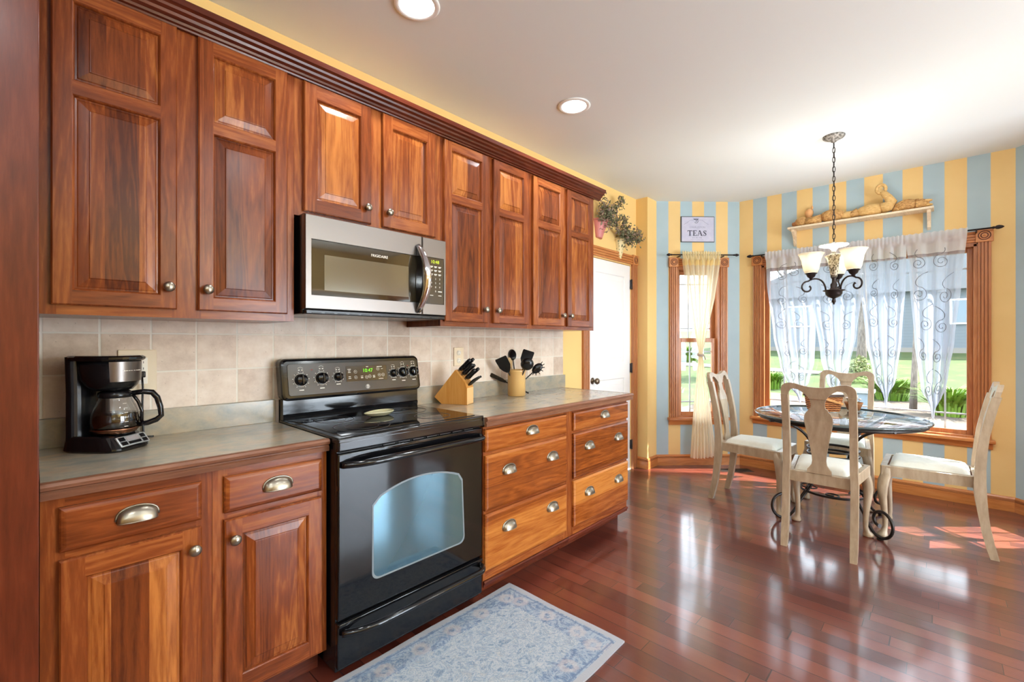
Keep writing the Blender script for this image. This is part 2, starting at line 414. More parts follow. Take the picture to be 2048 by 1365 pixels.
M['silver'] = plain('silver_plastic', lin(190, 194, 194), .3, .6)
M['basket_lid'] = plain('cream_lid', lin(240, 232, 214), .5)
M['util_box'] = plain('utility_grey', lin(108, 122, 134), .6)
def m_sign():
    t = NT('lavender_tin'); n = t.noise(t.coord(), 22, 4)
    t.P(Base_Color=t.mix(n, lin(176, 178, 206), lin(206, 206, 222)), Roughness=.4); return t.m
M['sign'] = m_sign()
M['sign_edge'] = plain('worn_dark_edge', lin(70, 74, 76), .6)
M['sign_ink'] = plain('slate_ink', lin(62, 66, 86), .7)
M['sign_ink_soft'] = plain('soft_ink', lin(140, 142, 168), .7)
M['far_pane'] = plain('far_pane', lin(90, 108, 120), .1)
M['shrub_leaf'] = plain('pale_shrub_leaf', lin(112, 122, 76), .8)
M['util_lid'] = plain('utility_lid', lin(140, 152, 160), .6)

# ------------------------------------------------------------------ mesh helper
class MB:
    def __init__(s): s.v = []; s.f = []; s.mi = []; s.sm = []
    def add(s, vs, fs, mi=0, sm=False, T=None):
        o = len(s.v)
        for p in vs:
            p = Vector(p)
            s.v.append(T @ p if T else p)
        for f in fs: s.f.append([i+o for i in f]); s.mi.append(mi); s.sm.append(sm)
        return s
    def box(s, x0, x1, y0, y1, z0, z1, mi=0, bev=0.0, T=None, seg=2):
        if bev <= 0:
            vs = [(x, y, z) for x in (x0, x1) for y in (y0, y1) for z in (z0, z1)]
            fs = [(0, 1, 3, 2), (4, 6, 7, 5), (0, 4, 5, 1), (2, 3, 7, 6), (0, 2, 6, 4), (1, 5, 7, 3)]
            return s.add(vs, fs, mi, False, T)
        bm = bmesh.new(); bmesh.ops.create_cube(bm, size=1)
        for v in bm.verts: v.co = Vector(((x0+x1)/2+v.co.x*(x1-x0), (y0+y1)/2+v.co.y*(y1-y0), (z0+z1)/2+v.co.z*(z1-z0)))
        bmesh.ops.bevel(bm, geom=bm.edges[:], offset=bev, segments=seg, profile=.6, affect='EDGES'); bm.normal_update()
        o = len(s.f); flat = [max(abs(c) for c in f.normal) > .999 for f in bm.faces]
        s.bm(bm, mi, seg > 1, T)
        for i, fl in enumerate(flat):
            if fl: s.sm[o+i] = False
        return s
    def bm(s, bm, mi=0, sm=False, T=None):
        bm.verts.index_update()
        s.add([v.co.copy() for v in bm.verts], [[v.index for v in f.verts] for f in bm.faces], mi, sm, T); bm.free()
    def prism(s, poly, axis, a, b, mi=0, sm=False, T=None):
        """poly in the two remaining axes order (x: yz, y: xz, z: xy)"""
        def P(p, h): return {'x': (h, p[0], p[1]), 'y': (p[0], h, p[1]), 'z': (p[0], p[1], h)}[axis]
        n = len(poly); vs = [P(p, a) for p in poly] + [P(p, b) for p in poly]
        fs = [list(range(n))[::-1], list(range(n, 2*n))] + [(i, (i+1) % n, n+(i+1) % n, n+i) for i in range(n)]
        o = len(s.f); s.add(vs, fs, mi, False, T)
        if sm:
            for i in range(o+2, len(s.f)): s.sm[i] = True
        return s
    def lathe(s, prof, c=(0, 0, 0), n=24, mi=0, sm=True, T=None, axis='z', a0=0.0, a1=2*PI, sx=1.0, sy=1.0):
        full = abs(a1-a0-2*PI) < 1e-6; m = n if full else n+1
        vs = []
        for r, z in prof:
            for k in range(m):
                a = a0+(a1-a0)*k/n; x, y = r*math.cos(a)*sx, r*math.sin(a)*sy
                q = {'z': (x, y, z), 'y': (x, -z, y), 'x': (z, x, y)}[axis]
                vs.append((c[0]+q[0], c[1]+q[1], c[2]+q[2]))
        fs = []
        for i in range(len(prof)-1):
            for k in range(n):
                k2 = (k+1) % m
                if prof[i][0] < 1e-7 and prof[i+1][0] < 1e-7: continue
                fs.append((i*m+k, i*m+k2, (i+1)*m+k2, (i+1)*m+k))
        s.add(vs, fs, mi, sm, T); return s
    def cyl(s, p, q, r, n=14, mi=0, T=None): return s.tube([p, q], r, n, mi, T=T)
    def tube(s, pts, r, n=10, mi=0, closed=False, T=None, flat=1.0, caps=True):
        pts = [Vector(p) for p in pts]; N = len(pts)
        rs = r if isinstance(r, (list, tuple)) else [r]*N
        t0 = (pts[1]-pts[0]).normalized()
        up = Vector((0, 0, 1)) if abs(t0.z) < .9 else Vector((1, 0, 0))
        u = t0.cross(up).normalized(); vs = []
        for i in range(N):
            a = pts[(i-1) % N] if (closed or i > 0) else pts[0]; b = pts[(i+1) % N] if (closed or i < N-1) else pts[-1]
            t = (b-a).normalized(); u = (u - t*u.dot(t)).normalized(); w = t.cross(u)
            for k in range(n):
                an = 2*PI*k/n; vs.append(pts[i]+u*math.cos(an)*rs[i]*flat+w*math.sin(an)*rs[i])
        fs = []
        for i in range(N if closed else N-1):
            j = (i+1) % N
            for k in range(n): fs.append((i*n+k, i*n+(k+1) % n, j*n+(k+1) % n, j*n+k))
        o = len(s.f); s.add(vs, fs, mi, True, T)
        if not closed and caps:
            b = len(s.v)-N*n
            s.f.append([b+k for k in range(n)][::-1]); s.mi.append(mi); s.sm.append(False)
            s.f.append([b+(N-1)*n+k for k in range(n)]); s.mi.append(mi); s.sm.append(False)
        return s
    def ell(s, c, r, nu=18, nv=12, mi=0, T=None):
        prof = [(math.sin(PI*i/nv), -math.cos(PI*i/nv)) for i in range(nv+1)]
        M4 = Matrix.Translation(Vector(c)) @ Matrix.Diagonal((*r, 1)) if not isinstance(r, (int, float)) else Matrix.Translation(Vector(c)) @ Matrix.Scale(r, 4)
        return s.lathe(prof, n=nu, mi=mi, T=(T @ M4) if T else M4)
    def grid(s, fn, nu, nv, mi=0, sm=True, T=None, mif=None):
        vs = [fn(i/nu, j/nv) for j in range(nv+1) for i in range(nu+1)]
        fs = []; m = nu+1
        for j in range(nv):
            for i in range(nu): fs.append((j*m+i, j*m+i+1, (j+1)*m+i+1, (j+1)*m+i))
        o = len(s.f); s.add(vs, fs, mi, sm, T)
        if mif:
            for j in range(nv):
                for i in range(nu): s.mi[o+j*nu+i] = mif((i+.5)/nu, (j+.5)/nv)
        return s
    def rings(s, loops, mi=0, cap=True, sm=False, T=None, back=False):
        """loops: closed loops with the same vertex count"""
        n = len(loops[0]); vs = [p for L in loops for p in L]; fs = []
        for a in range(len(loops)-1):
            for k in range(n): fs.append((a*n+k, a*n+(k+1) % n, (a+1)*n+(k+1) % n, (a+1)*n+k))
        if cap: fs.append([(len(loops)-1)*n+k for k in range(n)])
        if back: fs.append(list(range(n))[::-1])
        return s.add(vs, fs, mi, sm, T)
    def build(s, name, mats, parent=None, root=None, loc=None):
        """world-space vertices; root: the thing whose location is the local origin"""
        me = bpy.data.meshes.new(name)
        org = Vector(loc) if loc is not None else (root.location.copy() if root else (parent.location.copy() if parent else Vector((0, 0, 0))))
        me.from_pydata([tuple(v-org) for v in s.v], [], s.f)
        if not isinstance(mats, (list, tuple)): mats = [mats]
        for m in mats: me.materials.append(m)
        me.polygons.foreach_set('material_index', s.mi); me.polygons.foreach_set('use_smooth', s.sm)
        bm = bmesh.new(); bm.from_mesh(me); bmesh.ops.recalc_face_normals(bm, faces=bm.faces); bm.to_mesh(me); bm.free()
        me.update()
        o = bpy.data.objects.new(name, me); COL.objects.link(o)
        if parent: o.parent = parent
        else: o.location = org
        return o

def tag(o, label, cat, group=None):
    o['label'] = label; o['category'] = cat
    if group: o['group'] = group
    return o
def thing(name, label, cat, loc=(0, 0, 0), group=None):
    o = bpy.data.objects.new(name, None); COL.objects.link(o); o.location = loc; o.empty_display_size = .05
    bpy.context.view_layer.update() if False else None
    return tag(o, label, cat, group)
def struct(o): o['kind'] = 'structure'; return o
def stroot(name, loc=(0, 0, 0), rz=0.0):
    o = bpy.data.objects.new(name, None); COL.objects.link(o); o.location = loc; o.rotation_euler.z = rz; o['kind'] = 'structure'; return o
def inst(o, parent, loc, rot=None, name=None):
    c = o.copy(); COL.objects.link(c); c.parent = parent; c.location = loc
    if rot: c.rotation_euler = rot
    return c
def copy_tree(o, parent=None):
    c = o.copy(); COL.objects.link(c); c.parent = parent
    for ch in list(o.children): copy_tree(ch, c)
    return c
def rect(x0, x1, z0, z1, y): return [(x0, y, z0), (x1, y, z0), (x1, y, z1), (x0, y, z1)]
_tc = {}
def text_into(mb, body, size, T, mi=0, align='CENTER', depth=.0006, fat=0.0):
    """letters in the local XZ plane facing -Y, placed by matrix T"""
    key = (body, align, fat)
    if key not in _tc:
        cu = bpy.data.curves.new('lettering', 'FONT'); cu.body = body; cu.size = 1; cu.align_x = align; cu.align_y = 'CENTER'; cu.offset = fat; cu.resolution_u = 3
        ob = bpy.data.objects.new('lettering', cu); COL.objects.link(ob)
        dg = bpy.context.evaluated_depsgraph_get(); me = bpy.data.meshes.new_from_object(ob.evaluated_get(dg))
        _tc[key] = ([v.co.copy() for v in me.vertices], [list(p.vertices) for p in me.polygons])
        bpy.data.objects.remove(ob); bpy.data.curves.remove(cu); bpy.data.meshes.remove(me)
    vs, fs = _tc[key]
    mb.add([(v.x*size, 0, v.y*size) for v in vs], fs, mi, False, T)

# ------------------------------------------------------------------ room shell
HC = 2.743; W = 2.275; BX = 5.09
OUT = [(-3.0, W), (4.27, W), (4.27, 2.15), (4.47, 2.15), (BX, 1.53), (BX, -.41), (4.47, -1.03), (4.27, -1.03), (4.27, -3.3), (-3.0, -3.3)]
b = MB().prism(OUT, 'z', -.12, 0.0); struct(b.build('floor', M['floor']))
b = MB().prism(OUT, 'z', HC, HC+.12); struct(b.build('ceiling', M['ceil']))

def wall(name, p0, p1, mat, holes=(), th=.14, z1=HC):
    """runs p0 -> p1 with the room on its right-hand side; local x along, local +y outward"""
    d = Vector((p1[0]-p0[0], p1[1]-p0[1])); L = d.length
    us = sorted({0, L, *[h[0] for h in holes], *[h[1] for h in holes]}); zs = sorted({0, z1, *[h[2] for h in holes], *[h[3] for h in holes]})
    b = MB()
    for i in range(len(us)-1):
        for j in range(len(zs)-1):
            cu, cz = (us[i]+us[i+1])/2, (zs[j]+zs[j+1])/2
            if any(h[0] < cu < h[1] and h[2] < cz < h[3] for h in holes): continue
            b.box(us[i], us[i+1], 0, th, zs[j], zs[j+1])
    o = b.build(name, mat); o.location = (p0[0], p0[1], 0); o.rotation_euler.z = math.atan2(d.y, d.x); return struct(o)
def pw(p0, p1, u, y, z):
    d = Vector((p1[0]-p0[0], p1[1]-p0[1])).normalized(); n = Vector((-d.y, d.x))
    return (p0[0]+d.x*u+n.x*y, p0[1]+d.y*u+n.y*y, z)
P45 = ((4.47, 2.15), (BX, 1.53)); PB = ((BX, 1.53), (BX, -.41)); P45R = ((BX, -.41), (4.47, -1.03))
H45 = (.215, .662, .50, 2.05); HB = (.215, 1.735, .53, 2.05); H45R = (.215, .662, .50, 2.05)
wall('wall_north', (-3.0, W), (4.27, W), M['yellow'], [(6.40, 7.16, 0, 2.05)])
wall('wall_return', (4.27, 2.15), (4.47, 2.15), M['yellow'])
wall('wall_bay_left', *P45, M['stripe_side'], [H45])
wall('wall_bay', *PB, M['stripe_main'], [HB])
wall('wall_bay_right', *P45R, M['stripe_side'], [H45R])
wall('wall_return_right', (4.47, -1.03), (4.30, -1.03), M['yellow'])
PE = ((4.27, -1.03), (4.27, -3.3)); HE = (1.10, 2.10, .55, 2.05)
wall('wall_east', *PE, M['yellow'], [HE])
wall('wall_south', (4.27, -3.3), (-3.0, -3.3), M['yellow'], [(.12, 2.32, .02, 2.10)])
wall('wall_west', (-3.0, -3.3), (-3.0, W), M['yellow'])

def baseboard(name, p0, p1, a=0.0, e=0.0, mat='oak_h'):
    L = (Vector(p1)-Vector(p0)).length
    prof = [(0, 0), (-.016, 0), (-.016, .074), (-.013, .078), (-.015, .084), (-.012, .090), (-.013, .096), (-.006, .108), (0, .110)]
    b = MB().prism(prof, 'x', a, L-e)
    for z in (.0765, .087): b.box(a, L-e, -.0155, -.012, z-.0012, z+.0012, 1)
    o = b.build(name, [M['oak_h'], M['oak_line']]); d = Vector(p1)-Vector(p0)
    o.location = (p0[0], p0[1], 0.0); o.rotation_euler.z = math.atan2(d.y, d.x); return struct(o)
baseboard('baseboard_jog', (4.27, W), (4.27, 2.15), .02, -.012)
baseboard('baseboard_return', (4.27, 2.15), (4.47, 2.15), -.012, .0)
baseboard('baseboard_bay_left', *P45)
baseboard('baseboard_bay', *PB)
baseboard('baseboard_bay_right', *P45R)
baseboard('baseboard_east', (4.27, -1.03), (4.27, -3.3), .02, .02)
baseboard('baseboard_south', (1.6, -3.3), (-3.0, -3.3), .02, .02)
baseboard('baseboard_west', (-3.0, -3.3), (-3.0, W), .02, .02)

def fluted(b, u0, u1, z0, z1, vert=True, y=-.022, mi=0):
    """casing with three raised flutes; in wall-local coordinates"""
    b.box(u0, u1, y*.55, .0, z0, z1, mi)
    w = (u1-u0) if vert else (z1-z0)
    for a, c in ((0, .16), (.24, .44), (.5, .70), (.78, 1.0)):
        if vert: b.box(u0+a*w, u0+c*w, y, y*.5, z0, z1, mi, .0022)
        else: b.box(u0, u1, y, y*.5, z0+a*w, z0+c*w, mi, .0022)
def rosette(b, uc, zc, s, y=-.030, mi=0):
    b.box(uc-s/2, uc+s/2, y, 0, zc-s/2, zc+s/2, mi, .003)
    for r in (.34, .20):
        pts = [(uc+math.cos(a)*r*s, y-.0005, zc+math.sin(a)*r*s) for a in [2*PI*k/24 for k in range(24)]]
        b.tube(pts, .0035, 6, 1, closed=True)
    b.ell((uc, y, zc), (.08*s, .004, .08*s), 12, 8, mi)
def window(name, P, hole, double_hung, cas=.078, sill=.075, grille_in=.125, trims=True):
    u0, u1, z0, z1 = hole; d = Vector(P[1])-Vector(P[0])
    root = stroot(name, (P[0][0], P[0][1], 0), math.atan2(d.y, d.x))
    Z = Vector((0, 0, 0))
    def bd(b, nm, mats, par=root): return b.build(nm, mats, par, loc=Z)
    mats = [M['oak_v'], M['oak_line']]; matsh = [M['oak_h'], M['oak_line']]
    b = MB(); fluted(b, u0-cas, u0-.006, z0-.02, z1+.01); bd(b, 'casing', mats)
    b = MB(); fluted(b, u1+.006, u1+cas, z0-.02, z1+.01); bd(b, 'casing', mats)
    b = MB(); fluted(b, u0-.004, u1+.004, z1+.012, z1+.095, False); bd(b, 'head_casing', matsh)
    for uc in (u0-cas/2-.002, u1+cas/2+.002):
        b = MB(); rosette(b, uc, z1+.057, .098); bd(b, 'rosette_block', matsh)
    b = MB()
    b.box(u0-cas-.022, u1+cas+.022, -.060, .10, z0-.030, z0-.002, 0, .007)
    bd(b, 'sill', matsh)
    b = MB(); b.prism([(0, z0-.078), (-.016, z0-.078), (-.020, z0-.06), (-.024, z0-.045), (-.03, z0-.032), (0, z0-.032)], 'x', u0-cas-.008, u1+cas+.008); bd(b, 'apron', matsh)
    b = MB(); j = .018
    for (a, c, e, f) in ((u0-.010, u0+j, z0, z1), (u1-j, u1+.010, z0, z1), (u0, u1, z1-j, z1+.014), (u0, u1, z0-.002, z0+j*.6)): b.box(a, c, -.008, .13, e, f)
    bd(b, 'jamb', mats)
    def sash(a0, a1, c0, c1, y, st, nm='sash', gr=True):
        b = MB(); b.box(a0, a0+st, y, y+.035, c0, c1, 0, .003); b.box(a1-st, a1, y, y+.035, c0, c1, 0, .003)
        b.box(a0+st, a1-st, y, y+.035, c0, c0+st, 0, .003); b.box(a0+st, a1-st, y, y+.035, c1-st, c1, 0, .003)
        s = bd(b, nm, mats)
        b = MB(); b.box(a0+st-.004, a1-st+.004, y+.016, y+.019, c0+st-.004, c1-st+.004); bd(b, 'pane', M['pane'], s)
        if gr:
            b = MB(); g = grille_in; w = .006
            for uu in (a0+st+g, a1-st-g): b.box(uu-w, uu+w, y+.021, y+.030, c0+st, c1-st)
            for zz in (c0+st+g, c1-st-g): b.box(a0+st, a1-st, y+.0215, y+.0305, zz-w, zz+w)
            bd(b, 'grille', M['grille'], s)
    if double_hung:
        zm = (z0+z1)/2+.025
        sash(u0+j, u1-j, z0+.008, zm+.02, .035, .042); sash(u0+j, u1-j, zm-.02, z1-j, .075, .042)
    else: sash(u0+j, u1-j, z0+.008, z1-j, .05, .036)
    return root
window('window_1', PB, HB, False)
window('window_2', P45, H45, True, grille_in=.10)
window('window_5', PE, HE, True, grille_in=.12)
window('window_3', P45R, H45R, True, grille_in=.10)
# patio door behind the camera
dw = stroot('window_4', (4.27, -3.3, 0), PI)
for a in (.12, 1.22):
    b = MB()
    for (x0, x1, z0, z1) in ((a, a+.09, .03, 2.09), (a+1.01, a+1.10, .03, 2.09), (a+.09, a+1.01, .03, .14), (a+.09, a+1.01, 1.99, 2.09)): b.box(x0, x1, .03, .08, z0, z1, 0, .003)
    s = b.build('sash', M['white'], dw, loc=(0, 0, 0))
    MB().box(a+.085, a+1.015, .05, .054, .135, 1.995).build('pane', M['pane'], s, loc=(0, 0, 0))

# door in the cabinet wall
dr = stroot('door_1', (3.40, W, 0))
b = MB(); X0, X1 = 3.402, 4.158; yf = W+.006
def framed_leaf(b, x0, x1, z0, z1, y, th, openings, c=.004, stick=.006, dep=.009, mi_v=0, mi_h=0):
    """stile-and-rail face at depth y (front is -y) with recessed openings"""
    b.rings([rect(x0, x1, z0, z1, y+th), rect(x0, x1, z0, z1, y+c), rect(x0+c, x1-c, z0+c, z1-c, y)], mi_v, cap=False, back=True)
    xa, xb = openings[0][0]-stick, openings[0][1]+stick
    b.add(rect(x0+c, xa, z0+c, z1-c, y), [(0, 1, 2, 3)], mi_v); b.add(rect(xb, x1-c, z0+c, z1-c, y), [(0, 1, 2, 3)], mi_v)
    zz = [z0+c]
    for o in sorted(openings, key=lambda o: o[2]): zz += [o[2]-stick, o[3]+stick]
    zz.append(z1-c)
    for i in range(0, len(zz), 2): b.add(rect(xa, xb, zz[i], zz[i+1], y), [(0, 1, 2, 3)], mi_h)
    for o in openings:
        p, q, r, t = o
        b.rings([rect(p-stick, q+stick, r-stick, t+stick, y), rect(p-stick*.45, q+stick*.45, r-stick*.45, t+stick*.45, y+dep*.35), rect(p, q, r, t, y+dep)], mi_v, cap=False)
def raised(b, o, y, dep=.009, bev=.036, mi=0):
    p, q, r, t = o; I = lambda i, d: rect(p+i, q-i, r+i, t-i, y+d)
    b.rings([I(-.001, dep+.001), I(.005, dep+.0005), I(.008, dep-.001), I(bev-.004, .0035), I(bev-.002, .0015), I(bev, .0012)], mi)
ops = [(3.53, 4.04, 1.08, 1.92), (3.53, 4.04, .25, .92)]
framed_leaf(b, X0, X1, .008, 2.046, yf, .035, ops, stick=.008, dep=.008)
leaf = b.build('door_leaf', M['white'], dr)
b = MB(); [raised(b, o, yf, .008, .05) for o in ops]; b.build('panel', M['white'], leaf, dr)
b = MB(); b.lathe([(0, 0), (.030, 0), (.030, .004), (.014, .008), (.011, .022), (.014, .030), (.026, .040), (.029, .052), (.024, .062), (0, .066)], (3.475, yf, .93), 20, axis='y'); b.build('knob', M['bronze'], leaf, dr)
for z in (1.86, 1.02, .25):
    b = MB(); b.box(4.148, 4.166, W-.012, W+.004, z-.045, z+.045, 0, .002); b.cyl((4.160, W-.012, z-.05), (4.160, W-.012, z+.05), .006); b.build('hinge', M['hinge'], leaf, dr)
T0 = Matrix.Translation((0, W, 0))
b = MB()
tmp = MB(); fluted(tmp, 3.300, 3.395, 0, 2.058); tmp.v = [v+Vector((0, W, 0)) for v in tmp.v]; tmp.build('casing', [M['oak_v'], M['oak_line']], dr)
tmp = MB(); fluted(tmp, 4.165, 4.262, 0, 2.058); tmp.v = [v+Vector((0, W, 0)) for v in tmp.v]; tmp.build('casing', [M['oak_v'], M['oak_line']], dr)
tmp = MB(); fluted(tmp, 3.394, 4.166, 2.06, 2.15, False); tmp.v = [v+Vector((0, W, 0)) for v in tmp.v]; tmp.build('head_casing', [M['oak_h'], M['oak_line']], dr)
for uc in (3.347, 4.2135):
    tmp = MB(); rosette(tmp, uc, 2.108, .100); tmp.v = [v+Vector((0, W, 0)) for v in tmp.v]; tmp.build('rosette_block', [M['oak_h'], M['oak_line']], dr)

# ------------------------------------------------------------------ kitchen hardware
KN = MB().lathe([(0, 0), (.009, 0), (.007, .004), (.006, .012), (.010, .016), (.0165, .019), (.0175, .023), (.015, .028), (.008, .0315), (0, .0325)], n=20, axis='y')
knob_proto = KN.build('knob', M['nickel'])
def cup_mesh():
    b = MB(); A, B_, Cc = .047, .026, .034
    def f(s):
        def g(u, v):
            th = PI*u; ph = (PI/2)*v
            return (A*s*math.cos(th), -B_*s*math.sin(ph)*(abs(math.sin(th))**.5 if True else 1), -.010+Cc*s*math.sin(th)*(math.cos(ph)**.8 if math.cos(ph) > 0 else 0) + .0)
        return g
    # dome: angle around x, depth out of the drawer face, open underneath
    def dome(s):
        def g(u, v):
            lon = PI*u; lat = PI/2*v            # lon 0..pi left to right, lat 0 at wall .. pi/2 at front tip
            x = -A*s*math.cos(lon); h = math.sin(lon)
            return (x, -B_*s*math.sin(lat)*h**.6, -.012+Cc*s*h**.7*math.cos(lat)*1.0 - .006*math.sin(lat))
        return g
    b.grid(dome(1.0), 22, 10); b.grid(dome(.93), 22, 10)
    rim = []
    for k in range(23):
        lon = PI*k/22; rim.append((-A*1.04*math.cos(lon), -.0015, -.012+Cc*1.06*math.sin(lon)**.7))
    b.tube(rim, .0028, 6)
    low = [dome(.97)(k/22, 1.0) for k in range(23)]
    b.tube(low, .0022, 6)
    return b
cup_proto = cup_mesh().build('cup_pull', M['nickel'])
_first = {}
def put(proto, parent, rootloc, wloc):
    loc = Vector(wloc)-Vector(rootloc)
    if proto.name not in _first:
        _first[proto.name] = 1; proto.parent = parent; proto.location = loc; return proto
    return inst(proto, parent, loc)

def add_door(root, x0, x1, z0, z1, yf, openings, knob=None, mats=None):
    b = MB(); framed_leaf(b, x0, x1, z0, z1, yf, .019, openings, mi_v=0, mi_h=1)
    d = b.build('door', mats or [M['cherry_v'], M['cherry_h']], root)
    for o in openings:
        b = MB(); raised(b, o, yf); b.build('panel', M['cherry_panel'], d, root)
    if knob: put(knob_proto, d, root.location, (knob[0], yf, knob[1]))
    return d
def add_drawer(root, x0, x1, z0, z1, yf, pulls, mat='cherry_drawer'):
    b = MB(); I = lambda i, d: rect(x0+i, x1-i, z0+i, z1-i, yf+d)
    b.rings([I(0, .019), I(0, .007), I(.004, .0035), I(.010, .001), I(.014, 0)], 0, back=True)
    d = b.build('drawer', M[mat], root)
    for p in pulls: put(cup_proto, d, root.location, (p[0], yf, p[1]))
    return d
def cabinet_body(root, x0, x1, y0, y1, z0, z1, rails, yk=None, side=None):
    """carcass plus a face frame; rails: openings (x0,x1,z0,z1) left dark behind doors"""
    b = MB(); b.box(x0+.001, x1-.001, y0+.019, y1, z0, z1); b.build('body', M['cherry_v'], root)
    b = MB(); us = sorted({x0, x1, *[r[0] for r in rails], *[r[1] for r in rails]}); zs = sorted({z0, z1, *[r[2] for r in rails], *[r[3] for r in rails]})
    for i in range(len(us)-1):
        for j in range(len(zs)-1):
            cu, cz = (us[i]+us[i+1])/2, (zs[j]+zs[j+1])/2
            inside = any(r[0] < cu < r[1] and r[2] < cz < r[3] for r in rails)
            horiz = any(r[0] < cu < r[1] for r in rails)
            b.box(us[i], us[i+1], y0 if not inside else y0+.012, y0+.02, zs[j], zs[j+1], 1 if horiz else 0)
    b.build('face_frame', [M['cherry_v'], M['cherry_h']], root)
    if yk is not None:
        MB().box(x0+.002, x1-.002, yk, yk+.015, .001, z0+.001).build('toe_kick', M['cherry_dark'], root)

UY, UD = 1.95, 1.931
UF = 2.268
def upper(label, x0, x1, z0, doors, group='wall cabinets above the counter'):
    r = thing('wall_cabinet', label, 'cabinet', ((x0+x1)/2, W, z0), group)
    rails = [(d[0]+.012, d[1]-.012, d[2]+.012, d[3]-.012) for d in doors]
    cabinet_body(r, x0, x1, UY, UF, z0, 2.405, rails)
    for d in doors:
        a, c, e, f, side, two = d
        s = .052 if (c-a) < .36 else .055
        if two: ops = [(a+s, c-s, e+.052, 2.038), (a+s, c-s, 2.092, f-.055)]
        else: ops = [(a+.058, c-.058, e+.062, f-.066)]
        kz = e+.075 if two else e+.07
        add_door(r, a, c, e, f, UD, ops, ((c-.026 if side == 'R' else a+.026), kz))
    return r
upper('double-door cherry wall cabinet above the black coffee maker, left of the microwave', .019, .752, 1.368, [(.044, .353, 1.397, 2.380, 'R', True), (.415, .721, 1.397, 2.380, 'L', True)])
upper('short two-door cherry wall cabinet right above the stainless microwave', .753, 1.508, 1.812, [(.787, 1.095, 1.832, 2.377, 'R', False), (1.156, 1.467, 1.832, 2.377, 'L', False)])
upper('tall two-door cherry wall cabinet touching the right side of the microwave', 1.509, 2.230, 1.368, [(1.528, 1.845, 1.394, 2.374, 'R', True), (1.894, 2.208, 1.394, 2.374, 'L', True)])
upper('rightmost cherry wall cabinet, nearest to the white door', 2.231, 2.985, 1.368, [(2.257, 2.591, 1.392, 2.372, 'R', True), (2.628, 2.945, 1.392, 2.372, 'L', True)])
# crown moulding
prof = [(1.948, 2.381), (1.936, 2.381), (1.934, 2.387), (1.926, 2.390), (1.924, 2.398), (1.912, 2.404), (1.909, 2.413), (1.896, 2.419), (1.893, 2.427), (1.880, 2.432), (1.878, 2.452), (1.948, 2.452)]
b = MB().prism(prof, 'x', .019, 3.052)
pr2 = [(2.987+(1.948-y), z) for y, z in prof]
b.prism(pr2, 'y', 1.949, 2.272)
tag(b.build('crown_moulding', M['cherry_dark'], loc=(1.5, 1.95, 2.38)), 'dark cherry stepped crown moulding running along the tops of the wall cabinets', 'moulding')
# tall panel on the left
r = thing('tall_cabinet', 'dark cherry tall cabinet end at the far left, beside the coffee maker counter', 'cabinet', (-.37, 1.94, 0))
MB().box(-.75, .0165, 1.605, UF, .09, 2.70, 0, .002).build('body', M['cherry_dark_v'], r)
MB().box(-.745, .012, 1.66, UF, 0.001, .092).build('toe_kick', M['cherry_dark'], r)
add_door(r, -.72, -.075, .115, 1.30, 1.586, [(-.66, -.135, .18, 1.235)], (-.10, 1.1)); add_door(r, -.72, -.075, 1.33, 2.66, 1.586, [(-.66, -.135, 1.395, 2.60)], (-.10, 1.5))

# base cabinets, left of the range
def base(label, x0, x1, yfr, ytoe, group): return thing('base_cabinet', label, 'cabinet', ((x0+x1)/2, 2.0, 0), group)
g1 = 'base cabinets left of the range'
for (x0, x1, dx0, dx1, ks, label) in ((.019, .406, .054, .375, 'R', 'cherry base cabinet under the coffee maker, one drawer over one door'), (.407, .783, .438, .760, 'L', 'cherry base cabinet touching the left side of the black range, one drawer over one door')):
    r = base(label, x0, x1, 1.718, 1.79, g1)
    cabinet_body(r, x0, x1, 1.718, UF, .100, .868, [(dx0+.012, dx1-.012, .735, .83), (dx0+.012, dx1-.012, .127, .687)], 1.79)
    add_drawer(r, dx0, dx1, .721, .841, 1.699, [((dx0+dx1)/2+.002, .786)], 'cherry_h')
    add_door(r, dx0, dx1, .114, .699, 1.699, [(dx0+.057, dx1-.057, .176, .638)], (dx1-.022 if ks == 'R' else dx0+.026, .637 if ks == 'R' else .634))
g2 = 'drawer units right of the range'
for (x0, x1, dx0, dx1, end, label) in ((1.536, 2.236, 1.540, 2.208, 0, 'cherry three-drawer base unit touching the right side of the black range'), (2.237, 2.945, 2.280, 2.942, 1, 'cherry three-drawer base unit at the right end, nearest the white door')):
    r = base(label, x0, x1, 1.645, 1.70, g2)
    cabinet_body(r, x0, x1, 1.645, UF, .100, .862, [(dx0+.012, dx1-.012, .748, .84), (dx0+.012, dx1-.012, .454, .708), (dx0+.012, dx1-.012, .16, .417)], 1.715)
    b = MB().prism([(1.645, .100), (1.636, .100), (1.632, .094), (1.634, .086), (1.640, .082), (1.640, .072), (1.645, .068)], 'x', x0, x1-(.0 if not end else .0)); b.build('base_molding', M['cherry_dark'], r)
    w = dx1-dx0
    add_drawer(r, dx0, dx1, .738, .851, 1.626, [(dx0+w*.52, .803)])
    add_drawer(r, dx0, dx1, .446, .720, 1.626, [(dx0+w*.245, .628), (dx0+w*.785, .628)])
    add_drawer(r, dx0, dx1, .150, .430, 1.626, [(dx0+w*.245, .338), (dx0+w*.785, .338)])

